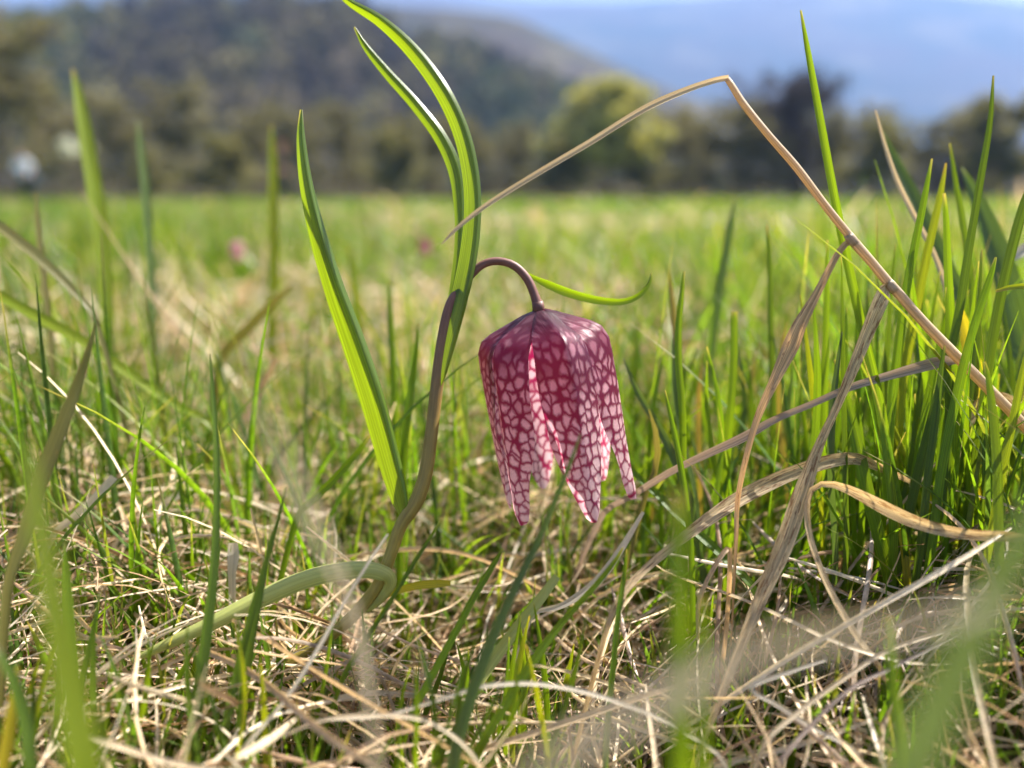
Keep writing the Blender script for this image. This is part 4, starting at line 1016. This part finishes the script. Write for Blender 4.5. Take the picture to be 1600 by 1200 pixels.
for i in range(46):
    d = random.uniform(.165, .26); sc = .15 / d
    xb = random.uniform(960, 1240)
    clump_blade(xb + random.gauss(0, 30), random.uniform(500, 660), xb, 800 - (d - .15) * 1400, d, random.uniform(6, 11) * sc + 3, random.choice(['fresh', 'deep', 'blue', 'fresh', 'olive']),
                "blade in the thinner grass between the bell and the dense clump", "blades of the thinner grass beside the bell")
for i in range(60):
    d = random.uniform(.112, .15)
    xb = random.uniform(30, 940)
    clump_blade(xb + random.gauss(20, 35), random.uniform(930, 1040) + (.15 - d) * 900, xb, 1190, d, random.uniform(6, 11), random.choice(['fresh', 'deep', 'fresh', 'deep', 'lime']),
                "blade sprouting through the straw at the foot of the plant", "short blades in the front turf")

# ------------------------------------------------------------------ the turf itself (nobody could count it)
def strips3(C, side, W, cols, fold=.35):
    """as strips, but creased along the middle"""
    N, S = C.shape[:2]
    T = unit(np.gradient(C, axis=1)); nn = np.cross(side, T)
    h = W[..., None] / 2
    V = np.stack([C - side * h + nn * h * fold, C - nn * h * fold, C + side * h + nn * h * fold], 2).reshape(-1, 3)
    col = np.repeat(cols, 3, axis=1).reshape(-1, 3)
    i = np.arange(S - 1); b = (np.arange(N) * S * 3)[:, None]
    q = np.concatenate([np.stack([b + i * 3 + k, b + i * 3 + k + 1, b + i * 3 + k + 4, b + i * 3 + k + 3], -1).reshape(-1, 4) for k in (0, 1)])
    return V, q, col

def strips(C, side, W, cols):
    """C (N,S,3) centre lines, side (N,S,3) unit, W (N,S) width, cols (N,S,3)"""
    N, S = C.shape[:2]
    A = C - side * W[..., None] / 2; B = C + side * W[..., None] / 2
    V = np.stack([A, B], 2).reshape(-1, 3)
    col = np.repeat(cols, 2, axis=1).reshape(-1, 3)
    i = np.arange(S - 1); b = (np.arange(N) * S * 2)[:, None]
    q = np.stack([b + i * 2, b + i * 2 + 1, b + i * 2 + 3, b + i * 2 + 2], -1).reshape(-1, 4)
    return V, q, col

G_PAL = np.array([(.095, .18, .012), (.115, .20, .015), (.062, .12, .014), (.08, .14, .032), (.14, .215, .016), (.16, .19, .03)])
D_PAL = np.array([(.54, .44, .29), (.60, .51, .36), (.46, .34, .20), (.40, .31, .22), (.58, .46, .28), (.34, .22, .13)])

def keep_clear(C, dmax):
    """blades that would stand in front of the plant are left out"""
    X, Y, D = proj(C.reshape(-1, 3)); X, Y, D = (a.reshape(C.shape[:2]) for a in (X, Y, D))
    near = (D < dmax) & (D > .01)
    hit = near & (((X > 735) & (X < 1005) & (Y > 380) & (Y < 825)) | ((X > 450) & (X < 755) & (Y < 850)) | ((X > 1000) & (Y < 330)) | (Y < 330))
    for cx, cy_, cd in ((369, 402, .62), (663, 398, .64)):
        hit |= (D < cd) & (np.hypot(X - cx, Y - cy_) < 34)
    close = (D < .085) & (Y < 1290)
    return ~(hit.any(1) | close.any(1))

def wedge(n, r0, r1, half=58, pw=1.0, ymin=None):
    """even scatter over a sector ahead of the camera"""
    r = np.sqrt(rng.uniform(r0 ** 2, r1 ** 2, n)) if pw == 1 else (r0 ** pw + rng.uniform(0, 1, n) * (r1 ** pw - r0 ** pw)) ** (1 / pw)
    a = rng.uniform(-math.radians(half), math.radians(half), n)
    return r * np.sin(a), r * np.cos(a)

def patch(x, y):
    """0 dry .. 1 green, drifts over the meadow"""
    v = np.sin(x * 1.9 + 1.0) * np.cos(y * 1.3 + .5) + .7 * np.sin(x * .55 + y * .8 + 2) + .6 * np.sin(x * 7 + y * 5) * np.cos(y * 6 - x * 3)
    r = np.hypot(x, y); dry = np.clip((r - .14) / .08, 0, 1) * np.clip((.8 - r) / .3, 0, 1) * np.clip((.09 - x / np.maximum(r, .01) * .35) / .05 + .5, .35, 1)
    return np.clip(.5 + .33 * v - .26 * dry, 0, 1)

def green_blades(n, r0, r1, hmin, hmax, wmin, wmax, S, pw=1.0, half=58, dmax=.165, hlimit=None, thin=1.0):
    x, y = wedge(n, r0, r1, half, pw)
    z = gz(x, y) - .004
    g = patch(x, y)
    h = rng.uniform(hmin, hmax, n) * (.6 + .6 * g)
    if hlimit is not None: h = np.minimum(h, hlimit(x, y) * rng.uniform(.75, 1.05, n))
    h = np.maximum(h, .012)
    az = rng.uniform(0, 2 * np.pi, n); lean = rng.uniform(.05, .75, n) ** 1.3
    t = np.linspace(0, 1, S)[None, :]
    out = (h * lean)[:, None] * t ** 1.8
    up = h[:, None] * (t - .28 * lean[:, None] * t ** 2.2)
    C = np.stack([x[:, None] + out * np.cos(az)[:, None], y[:, None] + out * np.sin(az)[:, None], z[:, None] + up], -1)
    fa = az + np.pi / 2 + rng.normal(0, .7, n); tw = rng.normal(0, .5, n)
    ang = fa[:, None] + tw[:, None] * t
    side = np.stack([np.cos(ang), np.sin(ang), 0 * ang], -1)
    w = rng.uniform(wmin, wmax, n)
    W = w[:, None] * np.clip(1.05 - t ** 2.6, .04, 1) * np.clip(.7 + t * 2, 0, 1)
    k = rng.integers(0, len(G_PAL), n)
    c = G_PAL[k] * rng.uniform(.75, 1.25, (n, 1))
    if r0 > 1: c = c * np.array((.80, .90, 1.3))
    cols = np.repeat(c[:, None, :], S, 1)
    tipc = np.array((.36, .28, .13)); dead = (rng.uniform(0, 1, n) < .35)[:, None, None] * np.clip((t - .8) / .2, 0, 1)[..., None]
    cols = cols * (1 - dead) + tipc * dead
    ok = keep_clear(C, dmax) & (rng.uniform(0, 1, n) < (.35 + .65 * g) * thin)
    return (strips3 if S >= 9 else strips)(C[ok], side[ok], W[ok], cols[ok])

def straws(n, r0, r1, lmin, lmax, wmin, wmax, S, zmax, pw=1.0, half=58, dmax=.165, flat=.35):
    x, y = wedge(n, r0, r1, half, pw)
    g = patch(x, y)
    az = rng.uniform(0, 2 * np.pi, n); L = rng.uniform(lmin, lmax, n)
    t = np.linspace(0, 1, S)[None, :]
    curl = rng.normal(0, 1.3, n)[:, None]; ang = az[:, None] + curl * (t - .5) + .5 * np.sin(t * 7 + rng.uniform(0, 6, (n, 1))) * rng.uniform(0, .6, (n, 1))
    dx = np.cumsum(np.cos(ang), 1) * (L / S)[:, None]; dy = np.cumsum(np.sin(ang), 1) * (L / S)[:, None]
    X = x[:, None] + dx - dx.mean(1, keepdims=True); Y = y[:, None] + dy - dy.mean(1, keepdims=True)
    zb = rng.uniform(0, 1, n)[:, None] ** 1.2 * zmax; tilt = rng.normal(0, flat, n)[:, None] * L[:, None] * (t - .5)
    arch = rng.uniform(-.1, .3, n)[:, None] * L[:, None] * 4 * t * (1 - t) * .4
    Z = gz(X, Y) + np.maximum(.0008, zb + tilt + arch)
    C = np.stack([X, Y, Z], -1)
    T = unit(np.gradient(C, axis=1))
    ra = rng.uniform(0, np.pi, n)[:, None] + rng.normal(0, 1.0, n)[:, None] * t
    upv = np.array((0, 0, 1.0)); s0 = unit(np.cross(T, upv)); n0 = np.cross(s0, T)
    side = s0 * np.cos(ra)[..., None] + n0 * np.sin(ra)[..., None]
    W = rng.uniform(wmin, wmax, n)[:, None] * np.clip(1.1 - np.abs(t * 2 - .9) ** 3, .15, 1)
    c = D_PAL[rng.integers(0, len(D_PAL), n)] * rng.uniform(.8, 1.45, (n, 1))
    ok = keep_clear(C, dmax) & (rng.uniform(0, 1, n) < 1.0 - .45 * g)
    return (strips3 if S >= 11 else strips)(C[ok], side[ok], W[ok], np.repeat(c[:, None, :], S, 1)[ok])

def join(parts):
    V, Q, C, o = [], [], [], 0
    for v, q, c in parts:
        V.append(v); Q.append(q + o); C.append(c); o += len(v)
    return np.vstack(V), np.vstack(Q), np.vstack(C)

def near_limit(x, y):
    """short in front of the plant so that nothing hides it, taller to the right"""
    d = np.hypot(x, y)
    px = 800 + FPX * x / np.maximum(y, .02)
    lim = np.where(px > 1080, .075, .05)
    return np.where(d < .16, np.minimum(lim, .034), np.where(d < .2, lim, np.where(d < .3, lim + .025, .11)))

V, Q, C = join([
    green_blades(9500, .07, .36, .025, .075, .0006, .0018, 9, hlimit=near_limit, thin=.95),
    green_blades(1500, .17, .5, .055, .115, .0007, .0019, 9, thin=1.3, hlimit=lambda x, y: np.where(800 + FPX * x / np.maximum(y, .02) < 1050, .1, .12)),
    green_blades(15000, .36, 1.1, .045, .115, .0012, .0034, 7),
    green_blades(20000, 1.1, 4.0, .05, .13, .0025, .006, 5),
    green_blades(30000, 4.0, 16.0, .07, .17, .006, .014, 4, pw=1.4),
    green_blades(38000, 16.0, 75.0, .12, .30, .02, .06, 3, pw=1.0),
])
tag(quads_obj("meadow_grass", V, Q, M['near_grass'], C), kind="stuff", label="mixed green meadow grass running back to the trees")
V, Q, C = join([
    straws(15000, .06, .36, .02, .07, .0003, .0009, 11, .022, dmax=.15),
    straws(2600, .10, .36, .03, .09, .0005, .0012, 14, .028, dmax=.15),
    straws(8500, .30, .7, .03, .09, .0006, .0015, 9, .045, flat=.6),
    straws(6000, .7, 1.5, .04, .11, .001, .0026, 7, .04),
    straws(5000, 1.3, 5.0, .07, .18, .003, .008, 6, .05),
    straws(2500, 5.0, 40.0, .15, .4, .01, .03, 4, .09, pw=1.2),
])
tag(quads_obj("dry_thatch", V, Q, M['thatch'], C), kind="stuff", label="tangled bleached straw matted over the turf")

# ------------------------------------------------------------------ haze in the valley
def build_haze():
    zt = 640.0; zb = -3.0
    X0, X1, Y0, Y1 = -4600, 5600, -3200, 3400
    for o in bpy.data.objects:
        if o.type == 'MESH' and o.name.startswith(("distant_mountain", "middle_hill")):
            for v in o.data.vertices:
                X0 = min(X0, v.co.x - 50); X1 = max(X1, v.co.x + 50); Y1 = max(Y1, v.co.y + 50); zt = max(zt, v.co.z + 30)
    V = [(x, y, z) for z in (zb, zt) for y in (Y0, Y1) for x in (X0, X1)]
    F = [(0, 2, 3, 1), (4, 5, 7, 6), (0, 1, 5, 4), (2, 6, 7, 3), (0, 4, 6, 2), (1, 3, 7, 5)]
    m, nt, out = new_mat("haze")
    pv = nd(nt, "ShaderNodeVolumePrincipled")
    pv.inputs["Color"].default_value = (.30, .50, 1.0, 1)
    pv.inputs["Density"].default_value = .00036
    pv.inputs["Anisotropy"].default_value = .15
    nt.links.new(pv.outputs[0], out.inputs["Volume"])
    o = mesh_obj("haze", V, F, m, smooth=False)
    tag(o, kind="stuff", label="blue haze in the valley air")
build_haze()
